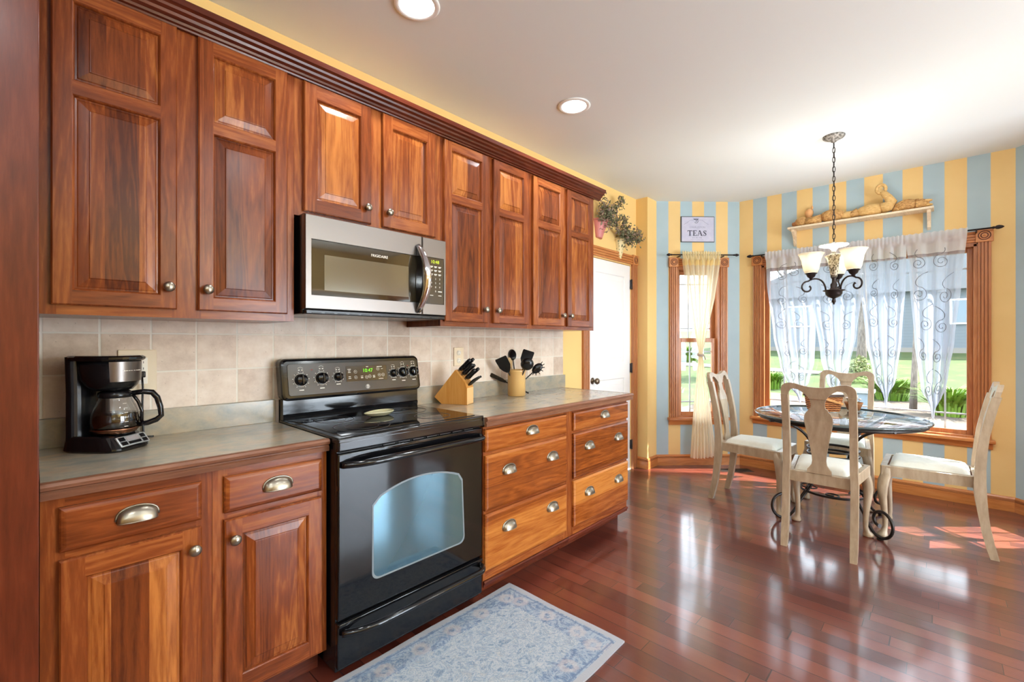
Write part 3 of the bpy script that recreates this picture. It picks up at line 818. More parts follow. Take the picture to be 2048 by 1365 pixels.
# counter tops
def counter(x0, x1, yf, zt, label, rend=0, bend=None):
    r = thing('countertop', label, 'countertop', ((x0+x1)/2, 2.0, zt-.045))
    MB().box(x0, x1-rend, yf+.020, 2.2665, zt-.040, zt, 0, .0015).build('slab', M['counter'], r)
    pr = [(yf+.021, zt-.045), (yf+.006, zt-.045), (yf+.004, zt-.030), (yf+.008, zt-.026), (yf+.008, zt-.022), (yf, zt-.018), (yf-.002, zt-.009), (yf+.002, zt-.001), (yf+.010, zt+.0008), (yf+.021, zt+.0008)]
    b = MB().prism(pr, 'x', x0, x1)
    if rend:
        p2 = [(x1-(y-yf), z) for y, z in pr]; b.prism(p2, 'y', yf+.010, 2.2665)
    b.build('edge_band', M['edge_wood'], r)
    MB().box(x0, x1+(.035 if rend else 0), 2.247, 2.2665, zt-.001, zt+.102, 0, .0025).build('backsplash_lip', M['counter'], r)
counter(.019, .784, 1.690, .914, 'grey mottled laminate countertop left of the range, under the coffee maker')
counter(1.536, 2.990, 1.612, .911, 'grey mottled laminate countertop right of the range, under the knife block', rend=.02)
b = MB().box(.019, 3.02, 2.267, 2.2745, .90, 1.44)
tag(b.build('tile_backsplash', M['tile'], loc=(0, 0, 0)), 'beige square stone tile backsplash between countertops and wall cabinets', 'backsplash')

# ------------------------------------------------------------------ range
RX0, RX1, RF = .788, 1.531, 1.640
rg = thing('electric_range', 'black freestanding electric range with glass cooktop between the base cabinets', 'range', (1.16, 1.95, 0))
b = MB(); b.box(RX0+.004, RX1-.004, 1.665, 2.235, .03, .905, 0, .003)
for x in (RX0+.05, RX1-.05):
    for y in (1.72, 2.18): b.cyl((x, y, 0.0005), (x, y, .035), .016)
b.build('body', M['black_plastic'], rg)
b = MB(); b.box(RX0, RX1, 1.632, 2.215, .900, .922, 0, .006); b.box(RX0, RX1, 1.632, 1.660, .868, .912, 0, .008)
b.build('cooktop_frame', M['black_gloss'], rg)
ck = MB().box(RX0+.030, RX1-.030, 1.665, 2.15, .9205, .9245, 0, .0015).build('glass_cooktop', M['black_glass'], rg)
for (x, y, r) in ((.975, 1.80, .115), (1.345, 1.80, .085), (.965, 2.035, .085), (1.35, 2.035, .105)):
    b = MB(); b.tube([(x+r*math.cos(2*PI*k/40), y+r*math.sin(2*PI*k/40), .9243) for k in range(40)], .0016, 4, closed=True, flat=1); b.tube([(x+r*.6*math.cos(2*PI*k/40), y+r*.6*math.sin(2*PI*k/40), .9243) for k in range(40)], .001, 4, closed=True)
    b.build('burner_ring', plain('burner_ring', lin(52, 50, 50), .4) if 'br' not in M else M['br'], ck, rg)
    M['br'] = bpy.data.materials['burner_ring']
b = MB(); b.prism([(2.235, .905), (2.185, .905), (2.178, .945), (2.182, .950), (2.182, 1.016), (2.235, 1.016)], 'x', RX0+.006, RX1-.006); b.build('lower_backguard', M['black_gloss'], rg)
# upper control panel, rounded outline, leaning back
def rrect(x0, x1, z0, z1, r, n=6):
    pts = []
    for (cx, cz, a0) in ((x1-r, z0+r, -90), (x1-r, z1-r, 0), (x0+r, z1-r, 90), (x0+r, z0+r, 180)):
        for k in range(n+1):
            a = math.radians(a0+90*k/n); pts.append((cx+r*math.cos(a), cz+r*math.sin(a)))
    return pts
SH = lambda z: 2.160+(z-1.015)*.18
bgx0, bgx1, bgz0, bgz1 = RX0-.004, RX1+.006, 1.012, 1.204
def loop(ins, dy, r): return [(x, SH(z)+dy, z) for x, z in rrect(bgx0+ins, bgx1-ins, bgz0+ins, bgz1-ins, r)]
b = MB(); b.rings([loop(0, .055, .028), loop(0, .012, .028), loop(.004, .003, .025), loop(.012, 0, .02)], 0, back=True, sm=False)
bgd = b.build('backguard', M['black_gloss'], rg)
b = MB(); b.rings([[(x, SH(z)-.0005, z) for x, z in rrect(bgx0+.028, bgx1-.022, bgz0+.022, bgz1-.024, .012)], [(x, SH(z)-.0025, z) for x, z in rrect(bgx0+.029, bgx1-.023, bgz0+.023, bgz1-.025, .012)]])
cp = b.build('control_panel', M['black_panel'], rg)
def on_panel(x, z): return Matrix.Translation((x, SH(z)-.0032, z)) @ Matrix.Rotation(-math.atan(.18), 4, 'X')
marks = MB(); reds = []
for (x, z, r) in ((.870, 1.105, .0275), (.968, 1.108, .0275), (1.050, 1.110, .021), (1.363, 1.112, .021), (1.424, 1.115, .0265), (1.492, 1.117, .0265)):
    T = on_panel(x, z); dm = marks; marks = MB()
    b = MB(); b.lathe([(0, 0), (r, 0), (r, .010), (r*.92, .020), (r*.80, .024), (0, .025)], n=24, axis='y', T=T); b.box(-.004, .004, -.031, -.022, -r*.8, r*.8, 0, .002, T=T)
    b.build('control_knob', M['black_gloss'], rg)
    ring = [(r*1.13*math.cos(2*PI*k/32), 0, r*1.13*math.sin(2*PI*k/32)) for k in range(32)]
    marks.tube(ring, .0011, 4, closed=True, T=T)
    for k in range(10):
        a = math.radians(-60+k*33); marks.box(-.0015+r*1.36*math.cos(a), .0015+r*1.36*math.cos(a), -.0004, 0, -.0015+r*1.36*math.sin(a), .0015+r*1.36*math.sin(a), T=T)
    for dx in (-.010, 0.004): marks.box(dx, dx+.007, -.0004, 0, r*1.62, r*1.62+.004, T=T)
    marks.box(-.011, .011, -.0004, 0, -r*1.8, -r*1.8+.004, T=T)
    if r > .02:
        arc = [(.011*math.cos(PI*k/8), 0, r*1.95+.006*math.sin(PI*k/8)) for k in range(9)]; marks.tube(arc, .0009, 4, T=T)
    marks.build('dial_markings', M['marking'], cp, rg); marks = dm
for x, z in ((.923, 1.150), (1.458, 1.150)): MB().box(-.003, .003, -.0004, 0, -.002, .002, T=on_panel(x, z)).build('indicator_light', M['marking_red'], cp, rg)
# display window, buttons and digits
T = on_panel(1.205, 1.118)
b = MB(); b.box(-.112, .118, -.0012, 0, -.037, .042, 0, .0008, T=T); dp = b.build('display_window', plain('smoked_display', lin(58, 50, 38), .12, coat=.4), rg)
for (x, z, w, h) in ((-.095, .026, .018, .003), (-.095, .018, .012, .003), (-.095, .010, .014, .003), (-.095, -.012, .012, .003), (-.095, -.020, .014, .003), (.005, .036, .012, .003), (.075, .034, .030, .003), (.090, .022, .010, .003), (.080, -.030, .028, .003), (-.028, -.012, .012, .003), (-.028, -.020, .012, .004), (.040, -.012, .012, .003), (.040, -.020, .012, .004)):
    marks.box(x-w/2, x+w/2, -.0018, -.0012, z-h/2, z+h/2, T=T)
for (x, z) in ((-.062, .012), (-.062, -.016), (-.002, -.018), (.016, -.015), (.066, .022), (.072, -.010), (.094, -.010)):
    marks.tube([(x+.008*math.cos(2*PI*k/14), -.0015, z+.008*math.sin(2*PI*k/14)) for k in range(14)], .0009, 4, closed=True, T=T); marks.box(x-.003, x+.003, -.0018, -.0012, z-.0015, z+.0015, T=T)
marks.build('display_markings', M['marking'], dp, rg)
b = MB(); text_into(b, '10:47', .026, T @ Matrix.Translation((.006, -.0022, .016))); b.build('clock_digits', M['marking_green'], rg)
T = on_panel(1.205, 1.052); b = MB(); b.lathe([(0, 0), (.012, 0), (.011, .0018), (0, .002)], n=24, axis='y', T=T)
b.tube([(.0088*math.cos(2*PI*k/24), -.0022, .0088*math.sin(2*PI*k/24)) for k in range(24)], .0008, 4, 1, closed=True, T=T)
b.tube([(-.004+.003*math.cos(a), -.0023, .003*math.sin(a)) for a in [k*.6 for k in range(10)]], .0007, 4, 1, T=T); b.tube([(.004+.003*math.cos(a), -.0023, .003*math.sin(a)) for a in [k*.6+1 for k in range(10)]], .0007, 4, 1, T=T)
b.build('round_emblem', [M['marking'], M['sign_ink']], rg)
# vent slots, oven door, drawer
b = MB(); b.box(RX0+.006, RX1-.006, 1.655, 1.68, .835, .872); 
for i in range(7):
    x = RX0+.20+i*.072
    b.box(x, x+.055, 1.650, 1.656, .862, .867, 1)
b.build('vent_strip', [M['black_plastic'], plain('slot_rim', lin(40, 40, 42), .3)], rg)
b = MB(); b.box(RX0+.004, RX1-.004, RF, 1.668, .232, .862, 0, .006)
od = b.build('oven_door', M['black_glass'], rg)
def arch(ins, y):
    x0, x1, z0, z1 = RX0+.142+ins, RX1-.118-ins, .335+ins, .655-ins; pts = []
    for (cx, cz, a0) in ((x1-.03, z0+.03, -90),):
        for k in range(6): a = math.radians(a0+90*k/5); pts.append((cx+.03*math.cos(a), y, cz+.03*math.sin(a)))
    n = 14
    for k in range(n+1):
        t = k/n; x = x1-.012*(1 if k == 0 else 0)-(x1-x0)*t; s = (t-.5)*2; pts.append((x, y, z1+.055*(1-s*s)-(.018 if k in (0, n) else 0)))
    for k in range(6): a = math.radians(180+90*k/5); pts.append((x0+.03+.03*math.cos(a), y, z0+.03+.03*math.sin(a)))
    return pts
b = MB(); b.rings([arch(0, RF+.001), arch(.001, RF-.0012)]); b.build('oven_window', M['oven_window'], od, rg)
b = MB(); outer, inner = arch(.001, RF-.0014), arch(.008, RF-.0014); b.rings([outer, inner], cap=False); b.build('window_border', plain('window_border', lin(120, 130, 136), .3), od, rg)
def bar_handle(z, name, parent):
    b = MB(); x0, x1 = RX0+.018, RX1-.012; ya, yb = RF-.004, RF-.052
    pts = [(x0, ya, z-.004)]
    for k in range(1, 9): t = k/8; pts.append((x0+.012+.17*t**1.6, ya+(yb-ya)*math.sin(PI/2*t), z-.004+.004*t))
    for k in range(7, -1, -1): t = k/8; pts.append((x1-.004-.06*t**1.6, ya+(yb-ya)*math.sin(PI/2*t), z))
    b.tube(pts, .0125, 12, flat=1.15); return b.build(name, M['black_gloss'], parent, rg)
bar_handle(.822, 'door_handle', od)
b = MB(); b.box(RX0+.004, RX1-.004, RF+.002, 1.668, .050, .222, 0, .005); b.box(RX0+.006, RX1-.006, RF-.006, RF+.004, .208, .222, 0, .003)
dwr = b.build('storage_drawer', M['black_gloss'], rg)
bar_handle(.190, 'drawer_handle', dwr)

# spoon rest on the cooktop
b = MB(); c0 = Vector((1.175, 1.985, .9250))
def rest(u, v):
    a = 2*PI*u; r = v
    rx = .092*(1-.25*max(0, math.cos(a))); ry = .046*(1-.45*max(0, -math.cos(a))**1.5)
    h = .004+.016*max(0, (r-.55)/.45)**1.3 if r > .55 else .004
    return (c0.x+rx*r*math.cos(a), c0.y+ry*r*math.sin(a)+.012*math.cos(a)*r, c0.z+h)
def rest2(u, v):
    p = rest(u, v); return (c0.x+(p[0]-c0.x)*1.03, c0.y+(p[1]-c0.y)*1.03, p[2]-.0035)
b.grid(rest, 32, 10); b.grid(rest2, 32, 10)
b.tube([rest(k/32, 1.0) for k in range(32)], .0028, 6, closed=True)
tag(b.build('spoon_rest', M['spoon_rest'], loc=c0), 'pale sage ceramic spoon rest lying on the black glass cooktop', 'spoon rest')

# ------------------------------------------------------------------ microwave
MX0, MX1, MY, MZ0, MZ1 = .766, 1.490, 1.875, 1.418, 1.808
mw = thing('microwave_oven', 'stainless over-the-range microwave with black glass door above the range', 'microwave', (1.13, W, 1.40))
MB().box(MX0, MX1+.012, 1.905, UF, 1.400, 1.809, 0, .002).build('body', M['black_plastic'], mw)
xs = 1.338
b = MB(); ops = [(.792, 1.316, 1.476, 1.708)]
def steel_face(b, x0, x1, op, r0=.008):
    b.rings([rect(x0, x1, MZ0, MZ1, 1.906), rect(x0, x1, MZ0, MZ1, MY+.008), rect(x0+.004, x1-.004, MZ0+.004, MZ1-.004, MY)], 0, cap=False, back=True)
    o = op; X = [x0+.004, o[0], o[1], x1-.004]; Zz = [MZ0+.004, o[2], o[3], MZ1-.004]
    for i in range(3):
        for j in range(3):
            if i == 1 and j == 1: continue
            b.add(rect(X[i], X[i+1], Zz[j], Zz[j+1], MY), [(0, 1, 2, 3)])
    b.rings([rect(o[0], o[1], o[2], o[3], MY), rect(o[0]+.003, o[1]-.003, o[2]+.003, o[3]-.003, MY+.005)], 0, cap=False)
steel_face(b, MX0, xs, ops[0]); md = b.build('door', M['steel'], mw)
MB().box(.790, 1.318, MY+.0035, MY+.012, 1.474, 1.710).build('door_glass', M['mw_glass'], md, mw)
MB().box(.848, 1.262, MY+.0030, MY+.006, 1.500, 1.648).build('screen_area', M['mw_mesh'], md, mw)
b = MB(); text_into(b, 'FRIGIDAIRE', .017, Matrix.Translation((1.105, MY+.0025, 1.676)), fat=.01); b.build('brand_lettering', M['marking'], md, mw)
b = MB(); pts = []; rs = []
for k in range(17):
    t = k/16; s = math.sin(PI*t); pts.append((1.312+.012*s, MY-.004-.062*s**.8, 1.432+.325*t)); rs.append(.012+.008*s)
b.tube(pts, rs, 12, flat=1.0); 
b.build('handle', M['chrome'], md, mw)
b = MB(); b.prism([(MY-.001-.05*math.sin(PI*k/12)**.8, 1.436+.317*k/12) for k in range(13)], 'x', 1.303, 1.309); b.build('handle_backing', M['black_gloss'], md, mw)
b = MB(); steel_face(b, xs+.0025, MX1, (1.350, 1.476, 1.474, 1.712)); b.build('control_surround', M['steel'], mw)
MB().box(1.348, 1.478, MY+.0035, MY+.012, 1.472, 1.714).build('control_panel', plain('dark_keypad', lin(44, 36, 30), .2, coat=.3), mw)
b = MB(); Tm = lambda x, z: Matrix.Translation((x, MY+.0028, z))
text_into(b, '10:48', .024, Tm(1.420, 1.690)); b.build('clock_digits', M['marking_yellow'], mw)
b = MB(); keys = ['123', '456', '789']
for r_, row in enumerate(keys):
    for c_, ch in enumerate(row): text_into(b, ch, .013, Tm(1.398+c_*.026, 1.604-r_*.021))
text_into(b, '0', .013, Tm(1.424, 1.541)); b.box(1.440, 1.464, MY+.0028, MY+.0033, 1.538, 1.543)
for z in (1.667, 1.648, 1.628):
    for c_ in range(3): b.box(1.389+c_*.026, 1.407+c_*.026, MY+.0028, MY+.0033, z-.002, z+.0015); b.box(1.391+c_*.026, 1.403+c_*.026, MY+.0028, MY+.0033, z-.0065, z-.004)
for c_ in (0, 2): b.box(1.389+c_*.026, 1.409+c_*.026, MY+.0028, MY+.0033, 1.518, 1.521)
b.build('keypad_markings', M['marking'], mw)
b = MB(); b.box(MX0+.006, MX1-.004, 1.880, 2.2, 1.398, 1.417, 0, .004); 
for i in range(12): b.box(MX0+.03+i*.055, MX0+.07+i*.055, 1.8785, 1.881, 1.403, 1.406, 1)
b.build('bottom_vent', [M['black_plastic'], M['black_matte']], mw)

# ------------------------------------------------------------------ counter things
def outlet(label, x, z, w, h, slots, dz=0):
    y = 2.2665
    r = thing('wall_outlet', label, 'outlet', (x, y, z))
    MB().box(x-w/2, x+w/2, y-.006, y, z-h/2, z+h/2, 0, .0025).build('cover_plate', M['outlet'], r)
    return r, y
r, y = outlet('ivory wall outlet on the tile above the knife block', 1.900, 1.187, .080, .120, 2)
for z in (1.213, 1.162):
    b = MB(); b.lathe([(0, 0), (.017, 0), (.0165, .0015), (0, .002)], (1.900, y-.006, z), 20, axis='y')
    o = b.build('receptacle', M['outlet_white'], r)
    b = MB(); b.box(1.8925, 1.8945, y-.0084, y-.0078, z+.001, z+.009); b.box(1.9055, 1.9075, y-.0084, y-.0078, z+.001, z+.008); b.ell((1.900, y-.008, z-.008), (.0024, .0006, .0024), 8, 6); b.build('slots', M['black_matte'], o, r)
r, y = outlet('ivory double wall outlet behind the coffee maker, black plug in it', .288, 1.173, .118, .160, 2)
MB().box(.282, .318, y-.0085, y-.005, 1.120, 1.222, 0, .002).build('receptacle', M['outlet_white'], r)
b = MB()
for z in (1.200, 1.176): b.box(.292, .294, y-.0092, y-.0084, z, z+.009); b.box(.304, .306, y-.0092, y-.0084, z, z+.008)
b.build('slots', M['black_matte'], r)
b = MB(); b.box(.287, .309, y-.034, y-.0086, 1.146, 1.170, 0, .004); b.tube([(.298, y-.030, 1.148), (.300, y-.032, 1.11), (.299, y-.028, 1.04), (.300, y-.030, .98), (.302, y-.032, .935), (.305, y-.036, .919), (.33, y-.05, .9185)], .0035, 8)
tag(b.build('power_cord', M['black_plastic'], loc=(.298, y-.02, 1.158)), 'black plug and cord hanging from the outlet behind the coffee maker', 'cord')

# coffee maker: local +x is its front
ZC = .9142
cm = thing('coffee_maker', 'black drip coffee maker with steel band and glass carafe, left on the countertop', 'coffee maker', (.186, 2.105, ZC))
cm.scale = (.89, .90, .965); cm.rotation_euler.z = math.radians(-50)
CB = lambda b, nm, mats, p=None: b.build(nm, mats, p or cm, loc=(0, 0, 0))
def oval(rx, ry, z, cx=0, n=28, sq=2.6):
    out = []
    for k in range(n):
        a = 2*PI*k/n; c, s = math.cos(a), math.sin(a)
        out.append((cx+rx*math.copysign(abs(c)**(2/sq), c), ry*math.copysign(abs(s)**(2/sq), s), z))
    return out
b = MB(); b.rings([oval(.114, .084, 0, 0, sq=4), oval(.120, .088, .006, 0, sq=4), oval(.1195, .087, .012, sq=4), oval(.100, .080, .050, -.014, sq=4), oval(.094, .074, .055, -.016, sq=4)], sm=False, back=True); CB(b, 'base', M['black_gloss'])
b = MB(); b.rings([oval(.034, .078, .03, -.076), oval(.032, .076, .20, -.078), oval(.034, .08, .33, -.078)], back=True); CB(b, 'water_tank', M['black_plastic'])
b = MB(); b.rings([oval(.060, .060, .212, .024, sq=2), oval(.078, .072, .228, .02, sq=2.2), oval(.092, .078, .25, .014, sq=2.3), oval(.100, .082, .318, .008, sq=2.4)], sm=True, back=True); bk = CB(b, 'brew_basket', M['black_plastic'])
b = MB(); b.rings([oval(.112, .088, .316, .0), oval(.122, .093, .322, -.002), oval(.122, .093, .329, -.002), oval(.114, .086, .334, -.004)], sm=False, back=True); CB(b, 'lid', M['black_gloss'])
def band(u, v):
    a = (-.92+1.62*u); z = .243+.070*v; t = (z-.25)/.068; rx = .0925+.008*t; ry = .0785+.004*t; c, s = math.cos(a), math.sin(a)
    return (.0145-.006*t+rx*math.copysign(abs(c)**(2/2.35), c)*1.012, ry*1.012*math.copysign(abs(s)**(2/2.35), s), z)
b = MB(); b.grid(band, 24, 4); bd_ = CB(b, 'steel_band', M['steel'], bk)
b = MB()
for i in range(8):
    p = Vector(band(.34+.06*i, .52)); b.box(-.003, .003, -.0008, .0008, -.0011, .0011, T=Matrix.Translation(p*1.006) @ Matrix.Rotation(math.atan2(p.y, p.x)+PI/2, 4, 'Z'))
CB(b, 'lettering', M['marking'], bd_)
cx = .034
prof = [(.0, .052), (.052, .052), (.062, .060), (.072, .085), (.0745, .105), (.071, .130), (.062, .155), (.052, .175), (.047, .188), (.048, .192)]
b = MB(); b.lathe(prof, (cx, 0, 0), 32); pot = CB(b, 'carafe', M['pot_glass'])
b = MB(); b.lathe([(0, .0535), (.051, .0535), (.0605, .061), (.0705, .086), (.0737, .106), (.0685, .128), (0, .1281)], (cx, 0, 0), 28); CB(b, 'coffee', M['coffee'], pot)
b = MB(); b.lathe([(.0640, .060), (.0705, .069), (.0725, .078), (.0705, .069)], (cx, 0, 0), 32); b.tube([(cx+.0725*math.cos(2*PI*k/32), .0725*math.sin(2*PI*k/32), .074) for k in range(32)], .0035, 6, closed=True); CB(b, 'metal_band', M['copper'], pot)
b = MB(); b.lathe([(.049, .184), (.054, .190), (.052, .202), (.040, .210), (0, .211)], (cx, 0, 0), 28); CB(b, 'carafe_lid', M['black_plastic'], pot)
hp = [(.045, .196), (.085, .200), (.112, .196), (.128, .176), (.138, .140), (.141, .108), (.126, .094), (.098, .084), (.068, .080)]
dH = Vector((math.cos(math.radians(36)), math.sin(math.radians(36)), 0))
b = MB(); b.tube([(cx+dH.x*(p[0]), dH.y*p[0], p[1]) for p in hp], [.009, .010, .011, .011, .0105, .010, .0105, .010, .008], 10, flat=1.15)
b.tube([(cx+dH.x*.052, dH.y*.052, .19), (cx+dH.x*.068, dH.y*.068, .165), (cx+dH.x*.080, dH.y*.080, .13), (cx+dH.x*.079, dH.y*.079, .09)], .006, 8)
CB(b, 'handle', M['black_gloss'], pot)
b = MB()
for i in range(6): 
    a = -.35; rr = [.0715, .0725, .0735, .0705, .066, .060][i]; z = .085+.016*i
    b.box(-.006, .006, -.0004, .0004, -.0008, .0008, T=Matrix.Translation((cx+rr*1.015*math.cos(a), rr*1.015*math.sin(a), z)) @ Matrix.Rotation(a+PI/2, 4, 'Z'))
CB(b, 'level_marks', M['marking'], pot)
Tp = Matrix.Translation((.1015, .004, .0315)) @ Matrix.Rotation(PI/2, 4, 'Z') @ Matrix.Rotation(math.radians(-41), 4, 'X') @ Matrix.Diagonal((1.0, 1, 1.2, 1))
b = MB(); b.box(-.062, .062, -.003, .004, -.017, .018, 0, .003, T=Tp); pnl = CB(b, 'button_panel', M['silver'])
b = MB(); b.box(-.026, .026, -.0042, -.0028, -.002, .014, 0, T=Tp); CB(b, 'lcd', M['lcd'], pnl)
b = MB()
for (x0, x1, z0, z1) in ((-.056, -.032, .001, .014), (-.056, -.032, -.014, -.002), (-.026, .026, -.013, -.004), (.034, .054, .001, .014), (.034, .054, -.014, -.002)): b.box(x0, x1, -.0045, -.0028, z0, z1, 0, .0006, T=Tp)
CB(b, 'buttons', M['black_plastic'], pnl)

# knife block
kb = thing('knife_block', 'slanted wooden knife block on the countertop right of the range', 'knife block', (1.765, 2.028, .9115))
kb.rotation_euler.z = math.atan2(.05, .105)
KB = lambda b, nm, mats, p=None: b.build(nm, mats, p or kb, loc=(0, 0, 0))
pf = [(0, 0), (.165, 0), (.212, .040), (.075, .205), (.015, .135), (0, .100)]     # (depth away from viewer, height)
poly = [(-a*0, 0) for a in ()]
b = MB(); b.prism([(p[0], p[1]) for p in pf], 'x', .0, .098); bl = KB(b, 'block', M['block'])
MB().box(.002, .096, -.0012, .0, .002, .098).build('front_face', M['block_end'], kb, loc=(0, 0, 0))
dn = Vector((0, -.735, .678)).normalized()   # handle direction leaving the slanted top
fv = Vector((0, .060, .070)).normalized()
def kdir(x, s, l, w, h, nm, mats=None):
    base = Vector((x, .015, .135))+fv*s
    Tk = Matrix.Translation(base) @ Matrix(((1, 0, 0, 0), (0, fv.y, dn.y, 0), (0, fv.z, dn.z, 0), (0, 0, 0, 1)))
    k = thing(nm[0], nm[1], 'knife', (0, 0, 0), 'knives in the wooden block')
    k.matrix_world = Matrix.Translation(kb.location) @ kb.rotation_euler.to_matrix().to_4x4() @ Tk
    MB().box(-.0015, .0015, -h*.55, h*.55, -.006, .014).build('blade', M['steel'], k, loc=(0, 0, 0))
    bb = MB(); bb.rings([[(w*c*sx, h*s_*sy+dy, z) for c, s_ in [(math.cos(2*PI*q/12), math.sin(2*PI*q/12)) for q in range(12)]] for (z, sx, sy, dy) in ((.010, .8, .8, 0), (.016, 1, 1, 0), (l*.5, .95, .9, .001), (l*.85, 1, 1.05, .001), (l, .8, .8, 0))], sm=True, back=True)
    hd = bb.build('handle', M['black_plastic'], k, loc=(0, 0, 0))
    MB().box(-w*1.01, w*1.01, -.0015, .0015, l*.3, l*.3+.003).build('rivet', M['steel'], hd, loc=(0, 0, 0))
for (x, s, l, n) in ((.030, .082, .105, 'black knife handle at the top left of the knife block'), (.068, .080, .112, 'black knife handle at the top right of the knife block'), (.026, .050, .100, 'black knife handle in the second row of the block, left side'), (.064, .048, .095, 'black knife handle in the second row of the block, right side'), (.030, .018, .090, 'black knife handle in the third row of the block, left side'), (.068, .016, .100, 'black knife handle in the third row of the block, right side')):
    kdir(x, s, l, .0078, .011, ('kitchen_knife', n))
b = MB(); base = Vector((.05, .006, .112)); dd = Vector((0, -.80, .60)).normalized()
k = thing('kitchen_shears', 'black kitchen shears handle low on the front of the knife block', 'scissors', (0, 0, 0))
k.matrix_world = Matrix.Translation(kb.location) @ kb.rotation_euler.to_matrix().to_4x4() @ Matrix.Translation(base) @ Matrix(((1, 0, 0, 0), (0, .60, -.80, 0), (0, .80, .60, 0), (0, 0, 0, 1)))
for sx in (-1, 1):
    bb = MB(); bb.tube([(sx*(.010+.016*math.sin(PI*t/10)), .004*math.sin(PI*t/10), .002+.085*t/10) for t in range(11)], [.006]*10+[.007], 10)
    bb.tube([(sx*.010, 0, .085), (sx*.002, .004, .07), (sx*.003, .002, .03), (sx*.006, 0, .004)], .005, 8); bb.build('handle', M['black_plastic'], k, loc=(0, 0, 0))
MB().box(-.006, .006, -.0015, .0015, -.01, .006).build('blade', M['steel'], k, loc=(0, 0, 0))

# crock with utensils
CX, CY, CZ = 2.312, 2.135, .9115
b = MB(); b.lathe([(0, .001), (.058, 0), (.062, .004), (.062, .158), (.066, .166), (.067, .176), (.064, .180), (.059, .178), (.057, .168), (.057, .012), (0, .010)], (CX, CY, CZ), 36)
tag(b.build('utensil_crock', M['crock'], loc=(CX, CY, CZ)), 'tan stoneware crock full of black utensils on the right countertop', 'crock')
rt = Vector((.686, -.728, 0)); fw = Vector((.728, .686, 0))
def ut(name, label, lean, dep, L, fn, mat='black_plastic'):
    """lean: sideways as seen from the room; dep: away; fn adds the head in a frame whose +z runs up the handle"""
    base = Vector((CX, CY, CZ+.016))+rt*(-lean*.18)+fw*(-dep*.18)
    top = Vector((CX, CY, CZ+.17))+rt*(lean)*.5+fw*dep*.5
    z = (top-base).normalized(); x = (rt-z*rt.dot(z)).normalized(); yv = z.cross(x)
    k = thing(name, label, 'utensil', base, 'utensils in the stoneware crock')
    R = Matrix((x, yv, z)).transposed().to_4x4(); k.rotation_euler = R.to_euler()
    b = MB(); b.tube([(0, 0, 0), (0, 0, L*.45), (0, 0, L)], [.006, .005, .004], 8, flat=1.4); b.build('handle', M[mat], k, loc=(0, 0, 0))
    b = MB(); fn(b, L); b.build('head', M[mat], k, loc=(0, 0, 0))
def flip(b, L):
    b.rings([[(w*c, .0016*s, L+z) for c, s in ((-1, -1), (1, -1), (1, 1), (-1, 1))] for (w, z) in ((.010, -.02), (.026, .0), (.040, .03), (.042, .092), (.038, .102))], back=True)
def ladle(b, L):
    for s in (1, .94): b.grid(lambda u, v: (.045*s*math.sin(PI/2*v)*math.cos(2*PI*u), .010-.032*s*math.cos(PI/2*v), L+.040+.046*s*math.sin(PI/2*v)*math.sin(2*PI*u)), 24, 8)
def spoon(b, L):
    for s in (1, .95): b.grid(lambda u, v: (.029*s*math.sin(PI/2*v)*math.cos(2*PI*u), .006-.012*s*math.cos(PI/2*v), L+.040+.044*s*math.sin(PI/2*v)*math.sin(2*PI*u)), 22, 8)
def fork(b, L):
    spoon(b, L)
    for k in range(7):
        a = math.radians(-35+k*30-40); b.tube([(.026*math.cos(a), -.004, L+.04+.040*math.sin(a)), (.034*math.cos(a), -.012, L+.04+.050*math.sin(a)), (.040*math.cos(a), -.022, L+.04+.056*math.sin(a))], .003, 6)
def strip(b, L): b.rings([[(w*c, .003*s, L+z) for c, s in ((-1, -1), (1, -1), (1, 1), (-1, 1))] for (w, z) in ((.007, -.06), (.013, -.03), (.014, .05), (.012, .058))], back=True)
def wspoon(b, L): b.rings([[(w*c, .006*s, L+z) for c, s in [(math.cos(2*PI*q/10), math.sin(2*PI*q/10)) for q in range(10)]] for (w, z) in ((.005, -.02), (.012, .0), (.017, .025), (.012, .05), (.004, .058))], sm=True, back=True)
ut('spatula', 'black narrow spatula leaning far left out of the crock', -.46, .0, .235, strip)
ut('turner', 'black slotted turner leaning left at the front of the crock', -.12, -.10, .200, flip)
ut('ladle', 'black ladle with round bowl at the front of the crock', .10, -.11, .200, ladle)
ut('spaghetti_server', 'black toothed spaghetti server leaning right out of the crock', .25, .02, .215, fork)
ut('slotted_spoon', 'black serving spoon standing tallest at the back of the crock', -.03, .12, .262, spoon)
ut('turner', 'black turner standing behind the ladle in the crock', .08, .08, .225, flip)
ut('wooden_spoon', 'pale wooden spoon in the middle of the crock', -.06, -.02, .20, wspoon, 'wood_spoon')

# ------------------------------------------------------------------ rug and vent
b = MB(); rx0, ry0 = .55, .978
n = 28
def rugf(z):
    def f(u, v): return (rx0+1.19*u+.003*math.sin(9*v), ry0+.68*v+.0025*math.sin(14*u), z)
    return f
b.grid(rugf(.0085), n, 14); b.grid(rugf(.001), n, 14)
edge = [rugf(.001)(k/n, 0) for k in range(n)]+[rugf(.001)(1, k/14) for k in range(14)]+[rugf(.001)(1-k/n, 1) for k in range(n)]+[rugf(.001)(0, 1-k/14) for k in range(14)]
b.rings([edge, [(p[0], p[1], .0085) for p in edge]], cap=False)
tag(b.build('rug', M['rug'], loc=(rx0, ry0, 0)), 'blue and grey oriental-pattern runner rug on the floor before the range', 'rug')
fvn = thing('floor_vent', 'dark brown slotted floor register by the baseboard under the bay window', 'vent', (4.82, 1.49, 0))
fvn.rotation_euler.z = -PI/4
b = MB(); b.box(-.16, .16, -.055, .055, .0, .004, 0, .001); b.build('frame', M['vent'], fvn, loc=(0, 0, 0))
b = MB()
